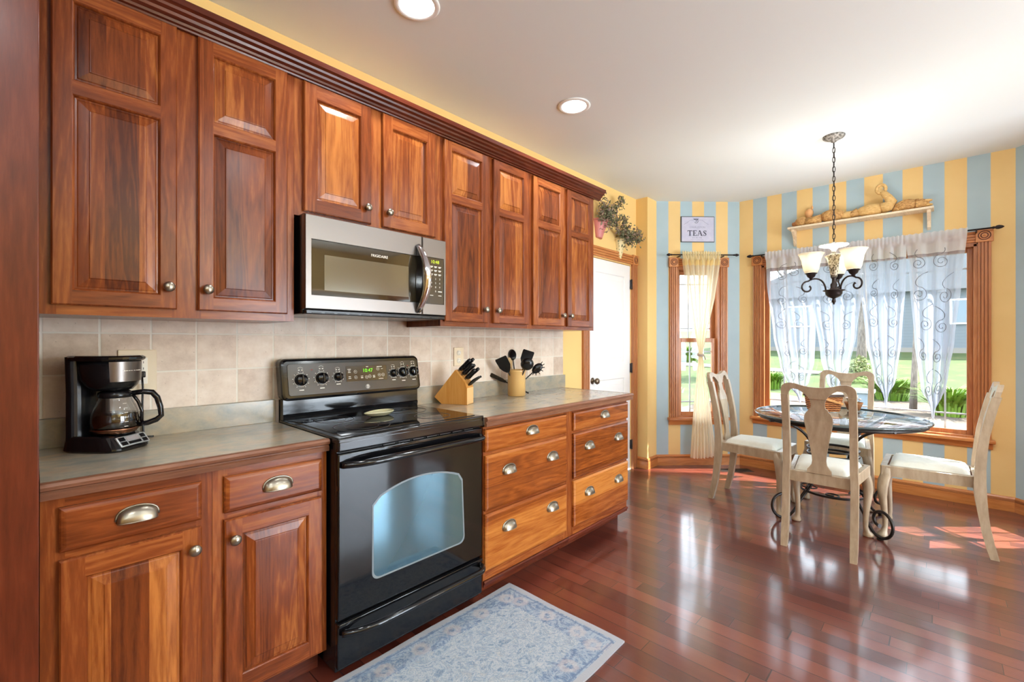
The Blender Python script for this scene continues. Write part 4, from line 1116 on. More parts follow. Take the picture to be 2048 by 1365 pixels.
for k in range(22): b.box(-.145+k*.0135, -.139+k*.0135, -.042, .042, .004, .006)
b.build('louvers', M['black_matte'], fvn, loc=(0, 0, 0))

# ------------------------------------------------------------------ dining chair: local +x is the front
def make_chair(label, loc, rz):
    r = thing('dining_chair', label, 'chair', loc, 'dining chairs at the round table'); r.rotation_euler.z = rz
    B = lambda b, nm, mats, p=None: b.build(nm, mats, p or r, loc=(0, 0, 0))
    rake = [(-.292, 0.0), (-.262, .12), (-.240, .28), (-.230, .43), (-.232, .56), (-.252, .74), (-.285, .90), (-.318, 1.03)]
    def rx(z):
        for (x0, z0), (x1, z1) in zip(rake, rake[1:]):
            if z <= z1: return x0+(x1-x0)*(z-z0)/(z1-z0)
        return rake[-1][0]
    def slab(b, poly, t0, t1):     # outline in (y,z), thickness following the rake
        n = len(poly); vs = [(rx(z)+t0, y, z) for y, z in poly]+[(rx(z)+t1, y, z) for y, z in poly]
        b.add(vs, [list(range(n))[::-1], list(range(n, 2*n))]+[(i, (i+1) % n, n+(i+1) % n, n+i) for i in range(n)])
    for s in (-1, 1):
        b = MB(); L = []
        for z in (0, .06, .14, .24, .34, .43, .52, .62, .72, .82, .90, .955):
            w = .017 if z < .05 else .019; d = .019 if z < .05 else (.021+.006*max(0, 1-abs(z-.43)/.25)); x = rx(z); y = s*(.176-.004*(z > .43))
            L.append([(x-d, y-w, z), (x+d, y-w, z), (x+d, y+w, z), (x-d, y+w, z)])
        b.rings(L, back=True); B(b, 'leg' if False else 'back_post', M['chair'])
    half_top = [(.0, 1.006), (.04, 1.008), (.08, 1.016), (.115, 1.027), (.145, 1.030), (.168, 1.024), (.184, 1.010), (.191, .988), (.191, .953)]
    half_bot = [(.153, .953), (.150, .972), (.140, .988), (.122, .994), (.100, .990), (.080, .978), (.062, .962), (.050, .948), (.044, .935)]
    poly = [(-y, z) for y, z in half_top[:0:-1]]+half_top+half_bot+[(-y, z) for y, z in half_bot[::-1]]
    b = MB(); slab(b, poly, -.013, .013); B(b, 'crest_rail', M['chair'])
    hs = [(.042, .940), (.037, .915), (.035, .895), (.038, .878), (.050, .870), (.052, .860), (.064, .846), (.072, .825), (.074, .800), (.070, .765), (.060, .715), (.048, .650), (.039, .590), (.036, .550), (.040, .525), (.052, .505), (.062, .492), (.064, .470)]
    poly = hs+[(-y, z) for y, z in hs[::-1]]
    b = MB(); slab(b, poly, -.008, .008); B(b, 'splat', M['chair'])
    # seat frame and cushion
    tr = [(-.235, -.165), (.225, -.215), (.232, -.200), (.232, .200), (.225, .215), (-.235, .165)]
    inn = [(-.20, -.14), (.195, -.185), (.197, -.18), (.197, .18), (.195, .185), (-.20, .14)]
    def lp(P, z): return [(x, y, z) for x, y in P]
    b = MB(); b.rings([lp(inn, .402), lp(tr, .402), lp(tr, .466), lp([(x*.985, y*.985) for x, y in tr], .470), lp(inn, .470), lp(inn, .402)], cap=False); B(b, 'seat_frame', M['chair'])
    def cu(u, v):
        x = -.195+.385*v; hw = .140+.042*v
        y = hw*(2*u-1); e = min(u, 1-u, v, 1-v)*2; h = min(1, e/.30)
        return (x, y, .463+.038*math.sqrt(max(0, 1-(1-h)**2))+.008*math.sin(PI*u)*math.sin(PI*v))
    b = MB(); b.grid(cu, 20, 20); b.grid(lambda u, v: (cu(u, v)[0], cu(u, v)[1], .462), 4, 4); B(b, 'seat_cushion', M['cushion'])
    for s in (-1, 1):
        b = MB(); path = [(.200, .182, .462, .030), (.203, .187, .41, .030), (.214, .196, .37, .031), (.221, .203, .32, .029), (.220, .203, .26, .0235), (.213, .197, .19, .0185), (.208, .192, .12, .0155), (.207, .191, .065, .0145), (.213, .197, .035, .018), (.222, .205, .018, .029), (.222, .205, .008, .031), (.221, .204, .0, .026)]
        L = []
        for (x, y, z, w) in path:
            q = []
            for k in range(12):
                a = 2*PI*k/12; c, sn = math.cos(a), math.sin(a); sq = 3.2 if z > .3 else 2.2
                q.append((x+w*math.copysign(abs(c)**(2/sq), c), s*y+w*math.copysign(abs(sn)**(2/sq), sn), z))
            L.append(q)
        b.rings(L, sm=True, back=True); B(b, 'leg', M['chair'])
    return r
c0_ = make_chair('cream queen-anne dining chair nearest the camera, its back turned to the room', (3.565, .548, .0005), math.radians(1))
def more_chair(label, loc, rz):
    c = copy_tree(c0_); c.location = loc; c.rotation_euler = (0, 0, rz); c['label'] = label; return c
more_chair('cream dining chair at the right of the table, seen from its side', (4.070, .060, .0005), math.radians(90))
more_chair('cream dining chair at the left of the table, in front of the narrow window', (4.005, 1.075, .0005), math.radians(-92))
more_chair('cream dining chair behind the glass table, facing the room from the big window', (4.590, .600, .0005), math.radians(180))

# ------------------------------------------------------------------ glass table
TX, TY = 4.075, .560
tb = thing('dining_table', 'round glass dining table on a black scrolled iron base', 'table', (TX, TY, 0))
b = MB(); b.lathe([(0, .732), (.520, .732), (.527, .736), (.528, .740), (.522, .744), (0, .7445)], (TX, TY, 0), 72); 
tp = b.build('glass_top', M['table_glass'], tb)
b = MB(); b.lathe([(.520, .7315), (.530, .734), (.5315, .740), (.526, .7452), (.520, .7454), (.5195, .7315)], (TX, TY, 0), 72); b.build('glass_edge', M['glass_edge'], tp, tb)
b = MB(); pts = [(TX+.498*math.cos(2*PI*k/64), TY+.498*math.sin(2*PI*k/64), .717) for k in range(64)]; b.tube(pts, .0125, 10, closed=True); b.build('rim_ring', M['iron_table'], tb)
def spiral(c, r0, r1, a0, a1, n):
    return [(c[0]+(r0+(r1-r0)*t/n)*math.cos(a0+(a1-a0)*t/n), c[1]+(r0+(r1-r0)*t/n)*math.sin(a0+(a1-a0)*t/n)) for t in range(n+1)]
def bez(p, n=10):
    out = []
    for k in range(n+1):
        t = k/n; q = [Vector(v) for v in p]
        while len(q) > 1: q = [q[i]*(1-t)+q[i+1]*t for i in range(len(q)-1)]
        out.append(tuple(q[0]))
    return out
legpath = bez([(.490, .715), (.36, .71), (.20, .66), (.15, .50)], 12)+bez([(.15, .50), (.12, .38), (.11, .30), (.20, .20)], 10)[1:]+bez([(.20, .20), (.28, .12), (.30, .02), (.385, .0125)], 8)[1:]
legpath += spiral((.385, .118), .1055, .030, -PI/2, PI*1.45, 34)[1:]
for k in range(4):
    a = PI/4+k*PI/2+math.radians(4)
    b = MB(); rr = [.0095]*len(legpath); rr[-1] = .014; rr[-2] = .012
    b.tube([(TX-.045+p[0]*math.cos(a), TY+.015+p[0]*math.sin(a), p[1]) for p in legpath], rr, 10)
    b.ell((TX-.045+.385*math.cos(a), TY+.015+.385*math.sin(a), .006), (.02, .02, .006), 12, 8)
    b.build('leg', M['iron_table'], tb)
def ringp(r, z): return [(TX-.045+r*math.cos(2*PI*k/40), TY+.015+r*math.sin(2*PI*k/40), z) for k in range(40)]
b = MB(); b.tube(ringp(.155, .500), .0085, 8, closed=True); b.tube(ringp(.155, .462), .0085, 8, closed=True); b.build('upper_ring', M['iron_table'], tb)
b = MB(); b.tube(ringp(.200, .196), .0085, 8, closed=True)
for k in range(4):
    a = k*PI/2+.07; sp = spiral((.135, 0), .055, .012, 0, PI*2.6, 24)
    b.tube([(TX-.045+p[0]*math.cos(a)-p[1]*math.sin(a), TY+.015+p[0]*math.sin(a)+p[1]*math.cos(a), .196) for p in sp], .0055, 8)
b.build('lower_ring', M['iron_table'], tb)

# picnic basket and a small basket on the table
BK = Vector((4.245, .665, .7456)); pb = thing('picnic_basket', 'wicker picnic basket with cream lid standing on the glass table', 'basket', BK); pb.rotation_euler.z = math.radians(-46)
PB_ = lambda b, nm, mats, p=None: b.build(nm, mats, p or pb, loc=(0, 0, 0))
b = MB(); b.rings([oval(.098, .066, 0, sq=4), oval(.112, .078, .05, sq=4), oval(.120, .084, .118, sq=4), oval(.113, .078, .118, sq=4), oval(.105, .07, .01, sq=4)], sm=False, back=True); PB_(b, 'body', M['wicker'])
b = MB(); b.rings([oval(.124, .088, .113, sq=4), oval(.126, .090, .117, sq=4), oval(.126, .090, .131, sq=4), oval(.122, .086, .134, sq=4)], back=True); PB_(b, 'rim_band', M['vent'])
b = MB(); b.rings([oval(.121, .085, .1345, sq=4), oval(.119, .083, .143, sq=4), oval(.108, .074, .148, sq=4)], back=True); lid = PB_(b, 'lid', M['basket_lid'])
b = MB(); b.lathe([(0, .147), (.010, .148), (.009, .158), (.014, .164), (.012, .172), (0, .174)], n=16); PB_(b, 'knob', M['vent'], lid)
for s in (-1, 1):
    b = MB(); L = []
    for k in range(9):
        t = k/8; x = -.10+.185*t; z = .118-.055*t
        L.append([(x, s*(.0905+.006), z-.009), (x, s*.0905, z-.009), (x, s*.0905, z+.009), (x, s*(.0905+.006), z+.009)])
    b.rings(L, back=True); PB_(b, 'handle', M['block'])
sb = Vector((4.45, .50, .7456)); r = thing('flower_basket', 'small woven basket with pale flowers behind the picnic basket', 'basket', sb)
b = MB(); b.lathe([(0, 0), (.040, 0), (.058, .05), (.062, .062), (.056, .060), (.045, .01), (0, .008)], sb, 20); b.build('body', M['straw_dark'], r)
b = MB(); rnd = random.Random(3)
for k in range(16):
    a = rnd.random()*2*PI; q = rnd.random()*.045; h = .07+rnd.random()*.045
    p = Vector((sb.x+q*math.cos(a), sb.y+q*math.sin(a), sb.z+h)); b.tube([(sb.x+q*.5*math.cos(a), sb.y+q*.5*math.sin(a), sb.z+.02), p], .0015, 5, 1); b.ell(p, (.011, .011, .008), 8, 6, 0)
b.build('flowers', [plain('pale_flower', lin(226, 218, 212), .8), M['leaf_dry']], r)

# ------------------------------------------------------------------ chandelier
HX, HY = 3.915, .552
ch = thing('chandelier', 'three-light iron chandelier with alabaster glass shades over the dining table', 'chandelier', (HX, HY, HC))
b = MB(); b.lathe([(0, HC-.0005), (.066, HC-.0005), (.068, HC-.006), (.060, HC-.016), (.040, HC-.026), (.022, HC-.032), (.018, HC-.040), (.008, HC-.046), (0, HC-.047)], (HX, HY, 0), 32); b.build('canopy', M['filigree_grey'], ch)
b = MB(); z = HC-.045; k = 0
while z > 2.005:
    hh = .021
    pts = [(.0085*math.cos(2*PI*t/16), .0, hh*math.sin(2*PI*t/16)) for t in range(16)]
    a = (PI/2*(k % 2))+.4
    b.tube([(HX+p[0]*math.cos(a), HY+p[0]*math.sin(a), z-hh+p[2]) for p in pts], .0022, 6, closed=True); z -= .034; k += 1
b.build('chain', M['iron'], ch)
b = MB(); b.tube([(HX+.004*math.sin(i*1.3), HY+.004*math.cos(i*1.1), HC-.04-i*.036) for i in range(20)], .0016, 6); b.build('cord', M['iron'], ch)
b = MB(); b.lathe([(0, 1.990), (.010, 1.990), (.018, 1.984), (.085, 1.972), (.088, 1.966), (.080, 1.962), (.030, 1.952), (.014, 1.935), (.012, 1.912), (.0, 1.908)], (HX, HY, 0), 36); b.build('top_plate', M['filigree_white'], ch)
b = MB(); b.lathe([(0, 1.912), (.014, 1.912), (.026, 1.905), (.040, 1.898), (.041, 1.892), (.034, 1.880), (.033, 1.860), (.028, 1.815), (.022, 1.765), (.019, 1.742), (.0, 1.740)], (HX, HY, 0), 28); b.build('column', M['filigree'], ch)
b = MB(); b.lathe([(0, 1.745), (.020, 1.742), (.012, 1.728), (.012, 1.705), (.022, 1.690), (.020, 1.668), (.026, 1.655), (.066, 1.650), (.066, 1.645), (.052, 1.640), (.050, 1.622), (.040, 1.606), (.022, 1.596), (.008, 1.590), (.012, 1.580), (.013, 1.568), (.007, 1.558), (.005, 1.550), (0, 1.546)], (HX, HY, 0), 32); b.build('bowl', M['iron'], ch)
for k, ang in enumerate((-122, -2, 118)):
    a = math.radians(ang)
    ap = bez([(.050, 1.652), (.056, 1.735), (.118, 1.752), (.160, 1.718)], 12)+spiral((.163, 1.672), .046, .014, PI*.5, -PI*1.25, 26)[1:]
    b = MB(); b.tube([(HX+p[0]*math.cos(a), HY+p[0]*math.sin(a), p[1]) for p in ap], [.0058]*(len(ap)-1)+[.009], 8)
    b.build('arm', M['iron'], ch)
    sx_, sy_ = HX+.142*math.cos(a), HY+.142*math.sin(a)
    b = MB(); b.lathe([(0, 1.724), (.009, 1.726), (.010, 1.738), (.024, 1.750), (.031, 1.768), (.038, 1.771), (.038, 1.775), (.030, 1.778), (0, 1.778)], (sx_, sy_, 0), 24); cp_ = b.build('socket_cup', M['iron'], ch)
    b = MB(); b.lathe([(.030, 1.777), (.038, 1.778), (.048, 1.800), (.054, 1.835), (.060, 1.870), (.072, 1.900), (.082, 1.914), (.079, 1.916), (.068, 1.903), (.056, 1.872), (.050, 1.836), (.044, 1.802), (.034, 1.782)], (sx_, sy_, 0), 36); sh_ = b.build('lamp_shade', M['shade'], ch)
    b = MB(); b.ell((sx_, sy_, 1.838), (.018, .018, .028), 14, 10); b.build('bulb', M['bulb'], sh_, ch)
    ld = bpy.data.lights.new('bulb_light', 'POINT'); ld.energy = CHANDELIER_W; ld.shadow_soft_size = .03; ld.color = (1, .97, .92)
    lo = bpy.data.objects.new('bulb_light', ld); COL.objects.link(lo); lo.parent = ch; lo.location = Vector((sx_, sy_, 1.885))-ch.location

# ------------------------------------------------------------------ ceiling lights
DL = [(1.150, 1.650), (2.310, 1.650), (-.2, .2), (1.15, -.3), (2.6, -.45), (-.6, -1.9), (2.9, -2.4), (-1.9, 1.2)]
for i, (x, y) in enumerate(DL):
    lab = ['recessed ceiling light nearest the camera, above the microwave', 'recessed ceiling light farther off, toward the white door'][i] if i < 2 else 'recessed ceiling light behind the camera'
    r = thing('ceiling_light', lab, 'ceiling light', (x, y, HC), 'recessed ceiling lights')
    b = MB(); b.lathe([(.074, HC-.0005), (.098, HC-.0005), (.100, HC-.003), (.094, HC-.007), (.078, HC-.007), (.074, HC-.003)], (x, y, 0), 36); b.build('trim_ring', M['white'], r)
    b = MB(); b.lathe([(0, HC-.0045), (.076, HC-.0045), (.076, HC-.001)], (x, y, 0), 32); b.build('lens', M['lens'], r)
    ld = bpy.data.lights.new('downlight', 'AREA'); ld.shape = 'DISK'; ld.size = .14; ld.energy = DOWNLIGHT_W; ld.color = (.90, .96, 1); ld.spread = math.radians(170)
    lo = bpy.data.objects.new('downlight', ld); COL.objects.link(lo); lo.parent = r; lo.location = (0, 0, -.009)
# added fill uplights, out of view behind the camera, brightening ceiling and room
for i, (x, y) in enumerate(((-1.1, -1.5), (1.7, -2.6))):
    r = thing('fill_uplight', 'added white bowl uplight, out of view behind the camera, brightening the ceiling', 'lamp', (x, y, HC), 'added fill lamps')
    b = MB(); b.lathe([(0, HC-.001), (.06, HC-.001), (.05, HC-.02), (0, HC-.025)], (x, y, 0), 24); b.cyl((x, y, HC-.02), (x, y, 2.18), .004); b.build('cord', M['iron'], r)
    b = MB(); b.lathe([(0, 2.0), (.06, 2.004), (.13, 2.03), (.19, 2.08), (.188, 2.083), (.128, 2.036), (.058, 2.010), (0, 2.006)], (x, y, 0), 32); b.build('bowl_shade', M['white'], r)
    ld = bpy.data.lights.new('bulb_light', 'POINT'); ld.energy = FILL_UPLIGHT_W; ld.shadow_soft_size = .06; ld.color = (.80, .92, 1)
    lo = bpy.data.objects.new('bulb_light', ld); COL.objects.link(lo); lo.parent = r; lo.location = (0, 0, 2.07-HC)

# ------------------------------------------------------------------ curtains of the big window
XR = BX-.085
rd = thing('curtain_rod', 'long black curtain rod across the top of the big bay window', 'curtain rod', (XR, .54, 2.148))
b = MB(); b.cyl((XR, 1.375, 2.148), (XR, -.285, 2.148), .0065, 10); b.build('rod', M['rod'], rd)
for s, y in ((1, 1.375), (-1, -.285)):
    b = MB(); Tf = Matrix.Translation((XR, y, 2.148)) @ Matrix.Rotation(-s*PI/2, 4, 'X'); b.lathe([(0, 0), (.0095, 0), (.0095, .010), (.007, .013), (.014, .022), (.0155, .034), (.011, .050), (.004, .060), (0, .062)], n=14, T=Tf); b.build('finial', M['rod'], rd)
for y in (1.30, -.20):
    b = MB(); b.box(XR-.004, BX-.0005, y-.005, y+.005, 2.130, 2.140); b.tube([(XR+.011*math.cos(a), y, 2.148+.011*math.sin(a)) for a in [PI+.2+k*(PI-.4)/8 for k in range(9)]], .0035, 6); b.build('bracket', M['rod'], rd)
def lerp_tab(tab, z):
    for (z0, a0), (z1, a1) in zip(tab, tab[1:]):
        if z >= z1: return a0+(a1-a0)*(z-z0)/(z1-z0)
    return tab[-1][1]
def smooth_tab(tab, z):
    for (z0, a0), (z1, a1) in zip(tab, tab[1:]):
        if z >= z1:
            t = (z-z0)/(z1-z0); t = t*t*(3-2*t)*.6+t*.4; return a0+(a1-a0)*t
    return tab[-1][1]
def panel(label, left, right, zb, seed, npl, scrolls):
    rn = random.Random(seed); ph = rn.random()*6; zt = 2.170
    r = thing('sheer_curtain', label, 'curtain', (XR, (left[0][1]+right[0][1])/2, 2.148), 'white sheer panels on the big window')
    def surf(u, v, off=0.0):
        z = zt-(zt-zb)*v
        a, c = smooth_tab(left, z), smooth_tab(right, z)
        y = a+(c-a)*u; wdt = abs(c-a)
        # the bottom edge runs to a rounded point
        amp = .010+.026*min(1, v*1.8)*min(1, wdt/.15)
        if z > 2.11: amp = .012+.008*(z-2.11)/.06
        x = XR+.006+amp*math.sin(2*PI*npl*u+ph+.8*math.sin(2*v+seed))+.14*amp*math.sin(2*PI*npl*2.7*u+ph*2+v*2)
        if z > 2.085: k = min(1, (z-2.085)/.03); x = x*(1-k)+k*(XR-.0125-.0035*math.sin(2*PI*npl*3.1*u+ph))
        z2 = z+(zb*0)+ .10*(abs(2*u-1)**2.2)*max(0, (v-.86)/.14) + .004*math.sin(u*60+seed)*(v < .02)
        return Vector((x-off, y, z2))
    b = MB(); b.grid(lambda u, v: surf(u, v), 84, 90, mif=lambda u, v: 1 if zt-(zt-zb)*v > 2.00 else 0)
    # embroidered vines: flattened stems curling into spirals
    for (u0, v0, s, flipx) in scrolls:
        H_ = zt-zb; path = []
        Wd = lambda v: max(.06, abs(smooth_tab(right, zt-H_*v)-smooth_tab(left, zt-H_*v)))
        sp = spiral((0, 0), .052*s, .008*s, PI*.5, PI*.5-PI*3.4, 34)
        stem = bez([(.055*s, .150*s), (.005*s, .130*s), (-.045*s, .085*s), (0, .052*s)], 10)
        for (px_, pz_) in stem[:-1]+sp:
            v = v0-pz_/H_; path.append((u0+flipx*px_/.36, v))
        ok = [surf(max(.01, min(.99, p[0])), max(.085, min(.985, p[1])), .0035) for p in path if .0 < p[0] < 1.0 and .085 < p[1] < .985]
        if len(ok) > 4: b.tube(ok, .0023, 4, 2, flat=1.0)
    b.build('fabric', [M['sheer'], M['sheer_header'], M['thread']], r)
    return r
def scr(seed, n, us, s=1.0):
    rn = random.Random(seed); out = []
    for u in us:
        fl = 1 if rn.random() < .5 else -1
        for k in range(n): out.append((u+.16*(rn.random()-.5), .15+k*.84/n+.03*rn.random(), s*(.75+.25*rn.random()), fl if k % 2 == 0 else -fl*.8 if rn.random() < .3 else fl))
    return out
# (z, y) tables of each panel's two edges
panel('leftmost white sheer panel of the big window, gathered to a point behind the table', [(2.17, 1.266), (1.9, 1.262), (1.35, 1.205), (1.05, 1.145), (.85, 1.075), (.72, .990)], [(2.17, .892), (1.4, .850), (1.1, .862), (.9, .905), (.72, .955)], .70, 1, 4, scr(1, 5, (.30, .72)))
panel('second white sheer panel from the left, behind the rear dining chair', [(2.17, .890), (1.6, .860), (1.15, .805), (.9, .755), (.72, .690)], [(2.17, .500), (1.7, .505), (1.35, .540), (1.05, .590), (.72, .660)], .70, 2, 4, scr(2, 5, (.28, .72)))
panel('third white sheer panel from the left, right of the rear dining chair', [(2.17, .512), (1.72, .512), (1.3, .478), (1.0, .428), (.75, .355)], [(2.17, .205), (1.8, .212), (1.3, .240), (1.0, .272), (.72, .330)], .72, 3, 4, scr(3, 5, (.28, .72)))
panel('rightmost white sheer panel with grey embroidered scrolls, hanging above the sill', [(2.17, .212), (1.8, .190), (1.3, .160), (.9, .120), (.68, .062)], [(2.17, -.152), (1.75, -.118), (1.3, -.080), (1.0, -.042), (.80, -.005), (.68, .030)], .655, 4, 3, scr(4, 5, (.25, .66), 1.25))

# ------------------------------------------------------------------ narrow window curtain (wall-local frame: x along, -y into the room)
A45 = math.atan2(-.62, .62); R45 = Matrix.Translation((4.47, 2.15, 0)) @ Matrix.Rotation(A45, 4, 'Z')
def inwall(root): root.location = (4.47, 2.15, 0); root.rotation_euler.z = A45
rd2 = thing('curtain_rod', 'short black curtain rod above the narrow window', 'curtain rod'); inwall(rd2)
L0 = (0, 0, 0); yr = -.085
b = MB(); b.cyl((.130, yr, 2.172), (.770, yr, 2.172), .006, 10); b.build('rod', M['rod'], rd2, loc=L0)
for s, x in ((-1, .130), (1, .770)):
    b = MB(); Tf = Matrix.Translation((x, yr, 2.172)) @ Matrix.Rotation(s*PI/2, 4, 'Y'); b.lathe([(0, 0), (.009, 0), (.009, .010), (.006, .013), (.013, .022), (.0145, .032), (.010, .046), (.004, .054), (0, .056)], n=14, T=Tf); b.build('finial', M['rod'], rd2, loc=L0)
for x in (.215, .665):
    b = MB(); b.box(x-.005, x+.005, yr-.004, -.0005, 2.155, 2.164); b.build('bracket', M['rod'], rd2, loc=L0)
cc = thing('cream_curtain', 'cream sheer curtain tied in an hourglass over the narrow window', 'curtain'); inwall(cc)
lt = [(2.205, .232), (2.10, .240), (1.70, .300), (1.40, .362), (1.22, .398), (1.15, .408), (1.08, .400), (.7, .362), (.3, .335), (.09, .322)]
rt_ = [(2.205, .630), (2.10, .622), (1.70, .560), (1.40, .490), (1.22, .452), (1.15, .440), (1.08, .450), (.7, .510), (.3, .560), (.09, .575)]
def cs(u, v):
    z = 2.205-(2.205-.095)*v
    a, c = lerp_tab(lt, z), lerp_tab(rt_, z); wd_ = c-a
    amp = .009+.020*min(1, wd_/.3); amp *= (.4 if z > 2.13 else 1)
    x = a+(c-a)*u+.002*math.sin(70*u)
    y = yr-.006+amp*math.sin(2*PI*7*u+.5*math.sin(3*v))+.4*amp*math.sin(2*PI*17*u+1+4*v)
    if z > 2.12: y = yr-.0115-.007*math.sin(2*PI*15*u+.6*math.sin(9*u)); z += .006*math.sin(u*94)*(1 if v < .02 else 0)
    return (x, min(y, -.02), z-.012*math.sin(PI*u)*max(0, v-.95)*20+.02*u*max(0, v-.9)*10)
b = MB(); b.grid(cs, 120, 90, mif=lambda u, v: 1 if 2.205-2.11*v > 2.06 else 0); b.build('fabric', [M['cream'], M['cream_header']], cc, loc=L0)
b = MB()
for dz in (-.008, .004): b.tube([(.424+.028*math.cos(2*PI*k/24), yr-.004+.034*math.sin(2*PI*k/24), 1.150+dz+.006*math.sin(2*PI*k/24)) for k in range(24)], .006, 8, closed=True)
b.tube([(.440, yr-.038, 1.15), (.452, yr-.046, 1.12), (.458, yr-.042, 1.10)], .005, 8); b.build('tieback', M['tieback'], cc, loc=L0)

# TEAS sign
sg = thing('wall_sign', 'lavender tin sign reading TEAS above the narrow window', 'sign'); inwall(sg)
su0, su1, sz0, sz1 = .253, .606, 2.318, 2.586
b = MB(); b.box(su0, su1, -.012, -.001, sz0, sz1, 0, .003); b.build('plate', M['sign_edge'], sg, loc=L0)
MB().box(su0+.008, su1-.006, -.0132, -.011, sz0+.006, sz1-.007).build('face', M['sign'], sg, loc=L0)
def TS(x, z): return Matrix.Translation((x, -.0138, z))
ink = MB(); y0, y1 = -.0142, -.0130
def bar(x0, x1, z0, z1): ink.box(x0, x1, y0, y1, z0, z1)
def poly(pts): ink.prism(pts, 'y', y0, y1)
zb_, zt_ = 2.384, 2.440
x = su0+.068   # T
bar(x, x+.050, zt_-.006, zt_); poly([(x, zt_), (x, zt_-.018), (x+.006, zt_-.006)]); poly([(x+.050, zt_), (x+.050, zt_-.018), (x+.044, zt_-.006)]); bar(x+.020, x+.031, zb_+.002, zt_-.004); bar(x+.013, x+.038, zb_, zb_+.004)
x += .056      # E
bar(x+.005, x+.016, zb_+.002, zt_-.002); bar(x, x+.040, zt_-.005, zt_); bar(x, x+.042, zb_, zb_+.005); bar(x+.014, x+.030, zb_+.026, zb_+.030); bar(x+.028, x+.031, zb_+.020, zb_+.036); poly([(x+.040, zt_), (x+.040, zt_-.016), (x+.035, zt_-.005)]); poly([(x+.042, zb_), (x+.043, zb_+.018), (x+.036, zb_+.005)])
x += .046      # A
poly([(x+.021, zt_+.001), (x+.031, zt_+.001), (x+.053, zb_+.002), (x+.041, zb_+.002)]); poly([(x+.021, zt_), (x+.025, zt_-.006), (x+.010, zb_+.002), (x+.006, zb_+.002)]); bar(x+.013, x+.038, zb_+.018, zb_+.022); bar(x, x+.017, zb_, zb_+.0035); bar(x+.034, x+.060, zb_, zb_+.0035)
x += .062      # S
sc = [(.030, .044), (.026, .050), (.017, .0535), (.008, .049), (.006, .040), (.012, .032), (.022, .026), (.030, .018), (.030, .009), (.022, .003), (.012, .003), (.004, .009)]
ink.tube([(x+p[0], -.0136, zb_+p[1]) for p in sc], [.0022, .0025, .0026, .0035, .0045, .0052, .0055, .0050, .004, .003, .0025, .0022], 6); bar(x+.030, x+.033, zt_-.018, zt_-.001); bar(x+.001, x+.004, zb_+.001, zb_+.017)
ink.tube([(su0+.160+.019*math.cos(a), -.0136, 2.536+.019*math.sin(a)) for a in [-2.6+k*.25 for k in range(15)]], .0022, 5); ink.ell((su0+.160, -.0136, 2.538), (.006, .001, .006), 10, 6); poly([(su0+.128, 2.560), (su0+.188, 2.560), (su0+.178, 2.552), (su0+.138, 2.550)])
ink.build('lettering', M['sign_ink'], sg, loc=L0)
sft = MB()
text_into(sft, 'CHARLESTON', .026, TS(su0+.172, 2.472)); text_into(sft, 'BLENDED', .020, TS(su0+.170, 2.366)) if False else None
for k, w in enumerate((.010, .007, .012, .006, .014, .009)): sft.box(su0+.120+k*.018, su0+.120+k*.018+w, -.0142, -.0131, 2.360, 2.367)
sft.box(su0+.10, su0+.235, -.0142, -.0131, 2.343, 2.345)
for s in (-1, 1): sft.tube([(su0+.160+s*(.03+.10*t), -.0136, 2.545-.04*t**1.6+.006*math.sin(6*t)) for t in [k/12 for k in range(13)]], .0012, 5)
sft.build('small_print', M['sign_ink_soft'], sg, loc=L0)

# ------------------------------------------------------------------ shelf with straw birds
sh = thing('wall_shelf', 'distressed cream wall shelf above the big window, holding straw birds', 'shelf', (BX, .55, 2.36))
b = MB(); b.box(BX-.150, BX-.0005, .040, 1.062, 2.352, 2.370, 0, .004); b.build('board', M['shelf_paint'], sh)
for y in (1.025, .070):
    b = MB(); pr = [(BX-.0005, 2.351), (BX-.115, 2.351), (BX-.110, 2.33), (BX-.07, 2.305), (BX-.035, 2.27), (BX-.025, 2.225), (BX-.0005, 2.205)]
    b.prism(pr, 'y', y-.012, y+.012); b.build('bracket', M['shelf_paint'], sh)
SX, SZ = BX-.080, 2.3705
sdr = thing('straw_goose', 'crouching straw goose at the left end of the wall shelf', 'figurine', (SX, .90, SZ))
b = MB(); b.ell((SX, .720, SZ+.060), (.050, .095, .058)); b.build('body', M['straw'], sdr)
b = MB(); b.ell((SX, .600, SZ+.045), (.026, .065, .032)); b.build('tail', M['straw_pale'], sdr)
b = MB(); b.tube([(SX-.01, .80, SZ+.045), (SX-.015, .86, SZ+.038), (SX-.015, .92, SZ+.037)], [.042, .037, .036], 14); b.build('neck', M['straw'], sdr)
b = MB(); b.ell((SX-.015, .955, SZ+.044), (.036, .055, .043)); b.build('head', M['straw'], sdr)
b = MB(); b.lathe([(0, 0), (.016, .004), (.022, .03), (.026, .045)], (SX-.015, 1.035, SZ+.030), 14, T=Matrix.Translation((SX-.015, 1.035, SZ+.030)) @ Matrix.Rotation(PI/2, 4, 'X') @ Matrix.Translation((-SX+.015, -1.035, -SZ-.030))); b.build('beak', M['straw_dark'], sdr)
b = MB(); cx_, cy_ = SX+.045, .905
b.lathe([(0, 0), (.026, 0), (.030, .03), (.024, .07), (.020, .085), (.026, .10), (.034, .125), (.032, .145), (.020, .162), (0, .170)], (cx_, cy_, SZ), 22); b.ell((cx_-.004, cy_-.024, SZ+.175), (.010, .010, .018), 10, 8)
tag(b.build('clay_figure', plain('peach_clay', lin(226, 172, 118), .7), loc=(cx_, cy_, SZ)), 'small smooth peach figure standing behind the straw goose head on the shelf', 'figurine')
sw = thing('straw_swan', 'pale straw swan with looped neck in the middle of the wall shelf', 'figurine', (SX, .43, SZ))
b = MB(); b.ell((SX, .440, SZ+.055), (.048, .105, .052)); b.build('body', M['straw_pale'], sw)
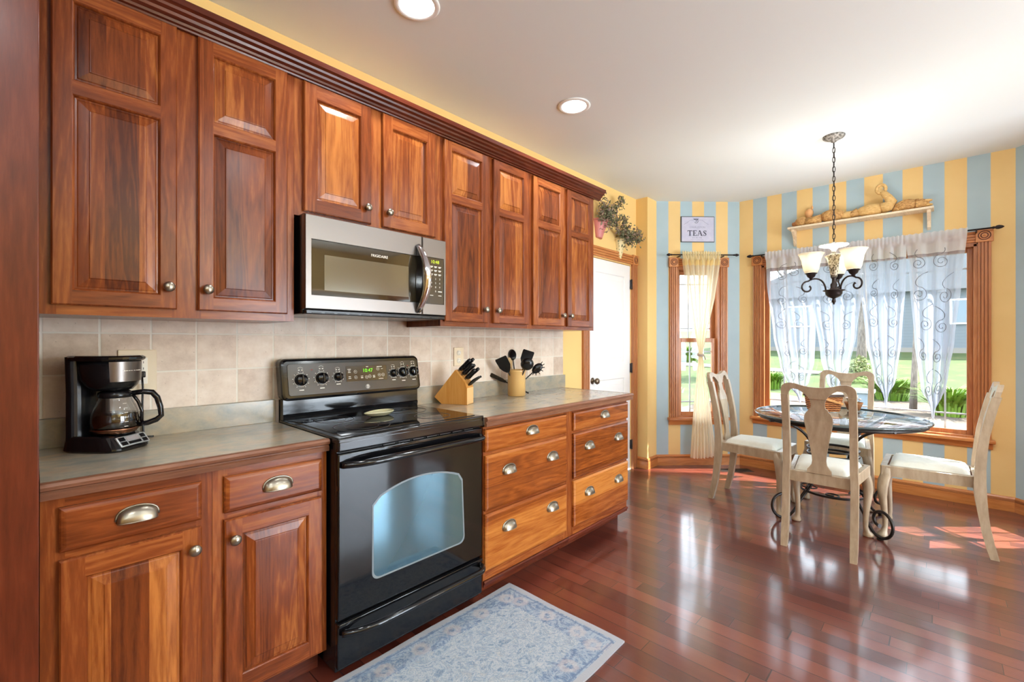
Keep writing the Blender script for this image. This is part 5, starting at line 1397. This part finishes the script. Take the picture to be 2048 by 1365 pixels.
b = MB(); b.tube([(SX, .53, SZ+.055), (SX, .58, SZ+.042), (SX, .63, SZ+.045)], [.040, .028, .006], 12); b.build('tail', M['straw'], sw)
b = MB(); b.tube([(SX, .37, SZ+.055), (SX, .325, SZ+.065), (SX, .305, SZ+.10), (SX, .325, SZ+.140), (SX, .350, SZ+.175), (SX, .365, SZ+.20)], [.046, .046, .040, .030, .026, .022], 14); b.build('neck', M['straw_pale'], sw)
b = MB(); b.tube([(SX, .372+.030*math.cos(2*PI*k/24), SZ+.222+.036*math.sin(2*PI*k/24)) for k in range(24)], .013, 10, closed=True); b.build('head_loop', M['straw_pale'], sw)
dk = thing('straw_duck', 'straw duck with wide bill at the right end of the wall shelf', 'figurine', (SX, .18, SZ))
b = MB(); b.ell((SX, .205, SZ+.050), (.050, .080, .048)); b.tube([(SX, .26, SZ+.035), (SX, .285, SZ+.02), (SX, .30, SZ+.013)], [.03, .02, .006], 10); b.build('body', M['straw'], dk)
b = MB(); b.ell((SX, .118, SZ+.042), (.042, .052, .040)); b.tube([(SX, .15, SZ+.045), (SX, .13, SZ+.045)], .043, 14); b.build('head', M['straw'], dk)
b = MB(); b.ell((SX, .083, SZ+.062), (.030, .036, .012), T=None); b.ell((SX, .078, SZ+.026), (.028, .034, .011)); b.build('bill', M['straw_pale'], dk)

# ------------------------------------------------------------------ wall pockets with dried flowers
def pocket(label, x, zt, zb, w0, w1, mat, tilt, sprays, seed):
    y = W-.0005; r = thing('wall_pocket', label, 'wall planter', (x, W, zt))
    R = Matrix.Translation((x, 0, zt)) @ Matrix.Rotation(tilt, 4, 'Y') @ Matrix.Translation((-x, 0, -zt))
    b = MB(); n = 14
    def half(w, z, d): return [(x+w*math.cos(PI*k/n), y-d*math.sin(PI*k/n), z) for k in range(n+1)]
    L = [half(w1, zb, w1*.9), half((w0+w1)/2, (zt+zb)/2, (w0+w1)*.42), half(w0, zt-.012, w0*.85), half(w0*1.06, zt-.010, w0*.92), half(w0*1.06, zt, w0*.92), half(w0*.9, zt, w0*.75), half(w0*.8, zt-.03, w0*.6)]
    b.rings(L, back=True, sm=False, T=R); b.build('pot', mat, r)
    rn = random.Random(seed); b = MB(); base = R @ Vector((x, y-w0*.4, zt-.01))
    for (dx, dz, n_, sp) in sprays:
        tip = base+Vector((dx, -.02-.05*rn.random(), dz))
        for q in range(n_):
            t = rn.random()**.7; c = base.lerp(tip, t)+Vector((rn.gauss(0, sp), -abs(rn.gauss(0, sp*.8)), rn.gauss(0, sp)))
            c.y = min(c.y, y-.006)
            a = rn.random()*6.3; e = rn.random()*1.6-.3; s = .012+.012*rn.random()
            u = Vector((math.cos(a)*math.cos(e), math.sin(a)*math.cos(e)*.8, math.sin(e)))*s
            v = u.cross(Vector((rn.random()-.5, rn.random()-.5, rn.random()))).normalized()*s*.42
            k = Vector((0, 0, .003)); mi = 1 if rn.random() < .35 else 0
            pts = [c-u, c-u*.2+v, c+u, c-u*.2-v]
            for p in pts: p.y = min(p.y, y-.003)
            b.add([pts[0], pts[1]+k, pts[2], pts[3]+k, c-k], [(0, 1, 4), (1, 2, 4), (2, 3, 4), (3, 0, 4), (0, 3, 2, 1)], mi)
        mid = base.lerp(tip, .5)+Vector((0, -.02, .01)); b.tube([base, mid, tip], [.0025, .002, .001], 5)
    o = b.build('dried_flowers', [M['leaf_dry'], M['leaf_dry_pink']], r); o['kind'] = 'stuff'
pocket('pink wall pocket with dried flowers, beside the last wall cabinet', 3.575, 2.385, 2.225, .090, .040, M['pot_pink'], math.radians(6), [(.26, .25, 190, .026), (-.05, .15, 160, .040), (.08, .08, 190, .042), (-.10, .05, 110, .030), (.15, .02, 110, .03)], 5)
pocket('cream floral wall pocket with dried flowers, above the door casing corner', 3.935, 2.275, 2.085, .075, .026, M['pot_cream'], math.radians(4), [(-.08, .19, 130, .026), (.20, .06, 230, .034), (-.02, .07, 170, .042), (-.20, .085, 80, .018), (.08, .04, 120, .034)], 6)

# ------------------------------------------------------------------ outside
b = MB()
def gz(x, y):
    d = max(0, x-16.0); return -.30+.075*d+.012*math.sin(x*1.7)+.02*math.sin(y*.6+x*.4)
b.grid(lambda u, v: (5.4+48*u, -40+80*v, gz(5.4+48*u, -40+80*v)), 80, 80)
gr = b.build('ground_lawn', M['lawn']); struct(gr)
def gb(u, v): x = 9.0+6.2*u+.5*math.sin(v*14)*(u > .5); y = -5+9.5*v; return (x, y, gz(x, y)+.02+.02*math.sin(x*3+y*2))
b = MB(); b.grid(gb, 20, 40); struct(b.build('ground_gravel_bed', M['mulch']))
b = MB(); b.box(-4, 6, -7.5, -3.5, -.2, -.04); struct(b.build('ground_patio', M['concrete']))
def gp(u, v): y = 3.4+12*v; x = 20.6+.9*u+.8*math.sin(v*3); return (x, y, gz(x, y)+.03)
b = MB(); b.grid(gp, 4, 30); struct(b.build('ground_path', M['concrete']))
# neighbouring house
hx = 30.0
hs = thing('neighbour_house', 'pale blue-grey sided house across the lawn, seen through the big window', 'house', (hx, 1.2, .75))
b = MB(); b.box(hx, hx+9, -9, 9.0, .4, 3.75); b.build('wall', M['siding'], hs)
b = MB(); b.prism([(-9.6, 3.75), (9.6, 3.75), (9.6, 3.9), (0, 7.6), (-9.6, 3.9)], 'x', hx-.4, hx+9.4); b.build('roof', M['roof'], hs)
for y in (-1.6, 5.2):
    b = MB(); b.box(hx-.08, hx+.02, y, y+1.3, 2.1, 3.3); w_ = b.build('window', M['white'], hs)
    MB().box(hx-.10, hx-.07, y+.1, y+1.2, 2.18, 3.22).build('pane', M['far_pane'], w_, hs)
b = MB(); b.box(hx-.06, hx, -9.1, 9.1, .5, .98); b.build('foundation', M['concrete'], hs)
# trees
def tree(label, x, y, r0, h, leaf, seed, crown=True):
    rn = random.Random(seed); z0 = gz(x, y)-.05; t = thing('tree', label, 'tree', (x, y, z0))
    b = MB(); b.tube([(x+.03*math.sin(i), y+.03*math.cos(i*1.3), z0+h*i/6) for i in range(7)], [r0*1.25, r0, r0*.92, r0*.86, r0*.8, r0*.7, r0*.5], 14)
    for k in range(5):
        a = k*1.26+rn.random(); zb = z0+h*(.6+.08*k); b.tube([(x, y, zb), (x+.4*math.cos(a), y+.4*math.sin(a), zb+.6), (x+.9*math.cos(a), y+.9*math.sin(a), zb+1.0)], [r0*.4, r0*.25, r0*.08], 8)
    b.build('trunk', M['bark'], t)
    b = MB(); R_ = h*.2
    for k in range(1000):
        a = rn.random()*6.3; e = math.asin(rn.random()*2-1); q = R_*rn.random()**.4
        c = Vector((x+q*math.cos(a)*math.cos(e), y+q*math.sin(a)*math.cos(e), z0+h*1.02+q*.8*math.sin(e))); u = Vector((rn.gauss(0, 1), rn.gauss(0, 1), rn.gauss(0, 1))).normalized()*.12; v = u.cross(Vector((rn.gauss(0, 1), rn.gauss(0, 1), rn.gauss(0, 1)))).normalized()*.07
        b.add([c-u, c+v, c+u, c-v], [(0, 1, 2, 3)])
    b.build('crown', M[leaf], t)
tree('dark tree trunk on the lawn between the middle sheer panels', 21.6, 2.17, .15, 6.0, 'leaf_green', 11)
tree('slim tree trunk on the lawn left of the dark trunk', 20.3, 4.4, .08, 5.4, 'leaf_green', 12)
tree('thin young tree trunk on the gravel, left of the rightmost sheer panel', 14.1, .44, .06, 5.2, 'leaf_green', 13)
tree('leafy tree far off, seen at the left in the narrow window', 27.0, 12.6, .16, 5.0, 'leaf_green', 14)
def clump(label, x, y, n, h, seed, spread=.35):
    rn = random.Random(seed); z0 = gz(x, y)-.01; t = thing('daylily_clump', label, 'plant', (x, y, z0), 'grassy clumps outside the windows')
    b = MB()
    for k in range(n):
        a = rn.random()*6.3; r_ = spread*.5*rn.random(); L = h*(.6+.5*rn.random()); o = spread*(.3+.9*rn.random())
        p = [Vector((x+(r_+o*s*s)*math.cos(a), y+(r_+o*s*s)*math.sin(a), z0+L*(1.5*s-.75*s*s))) for s in (0, .35, .7, 1.0)]
        w = Vector((-math.sin(a), math.cos(a), 0))*.02
        vs = []
        for i, q in enumerate(p): f = (1, 1, .7, .1)[i]; vs += [q-w*f, q+w*f]
        b.add(vs, [(0, 1, 3, 2), (2, 3, 5, 4), (4, 5, 7, 6)])
    o = b.build('foliage', M['leaf_lime'], t); o['kind'] = 'stuff'
clump('lime daylily clump outside, left of the rightmost sheer panel', 15.9, .98, 420, .75, 21, .75)
clump('lime daylily clump outside the lower right corner of the big window', 13.4, -.14, 420, .85, 22, .60)
clump('lime daylily clump outside the left edge of the big window', 16.6, 4.0, 300, .7, 23, .5)
clump('lime daylily clump outside behind the curtain of the narrow window', 23.5, 9.6, 320, 1.0, 24, .9)
clump('lime daylily clump outside at the far left of the narrow window', 21.0, 9.9, 320, .9, 25, .9)
# shrub and utility box
rn = random.Random(31); sx0, sy0 = 18.8, 1.95; t = thing('shrub', 'rounded pale green shrub on the lawn behind the rear dining chair', 'shrub', (sx0, sy0, gz(sx0, sy0)))
b = MB()
for k in range(900):
    a = rn.random()*6.3; e = math.asin(rn.random()); q = .34*rn.random()**.4; c = Vector((sx0+q*math.cos(a)*math.cos(e), sy0+q*math.sin(a)*math.cos(e), gz(sx0, sy0)+.03+2.6*q*math.sin(e))); u = Vector((rn.gauss(0, 1), rn.gauss(0, 1), rn.gauss(0, 1))).normalized()*.05; v = u.cross(Vector((rn.gauss(0, 1), rn.gauss(0, 1), rn.gauss(0, 1)))).normalized()*.03
    b.add([c-u, c+v, c+u, c-v], [(0, 1, 2, 3)])
o = b.build('foliage', M['shrub_leaf'], t); o['kind'] = 'stuff'
ub = thing('utility_box', 'grey-blue utility box outside, seen past the rear dining chair', 'utility box', (10.0, 1.02, gz(10.0, 1.02)))
b = MB(); z0 = gz(10.0, 1.02); b.box(9.85, 10.15, .86, 1.18, z0, z0+.72, 0, .01); b.build('body', M['util_box'], ub)
b = MB(); b.box(9.82, 10.18, .83, 1.21, z0+.72, z0+.78, 0, .008); b.build('lid', M['util_lid'], ub)
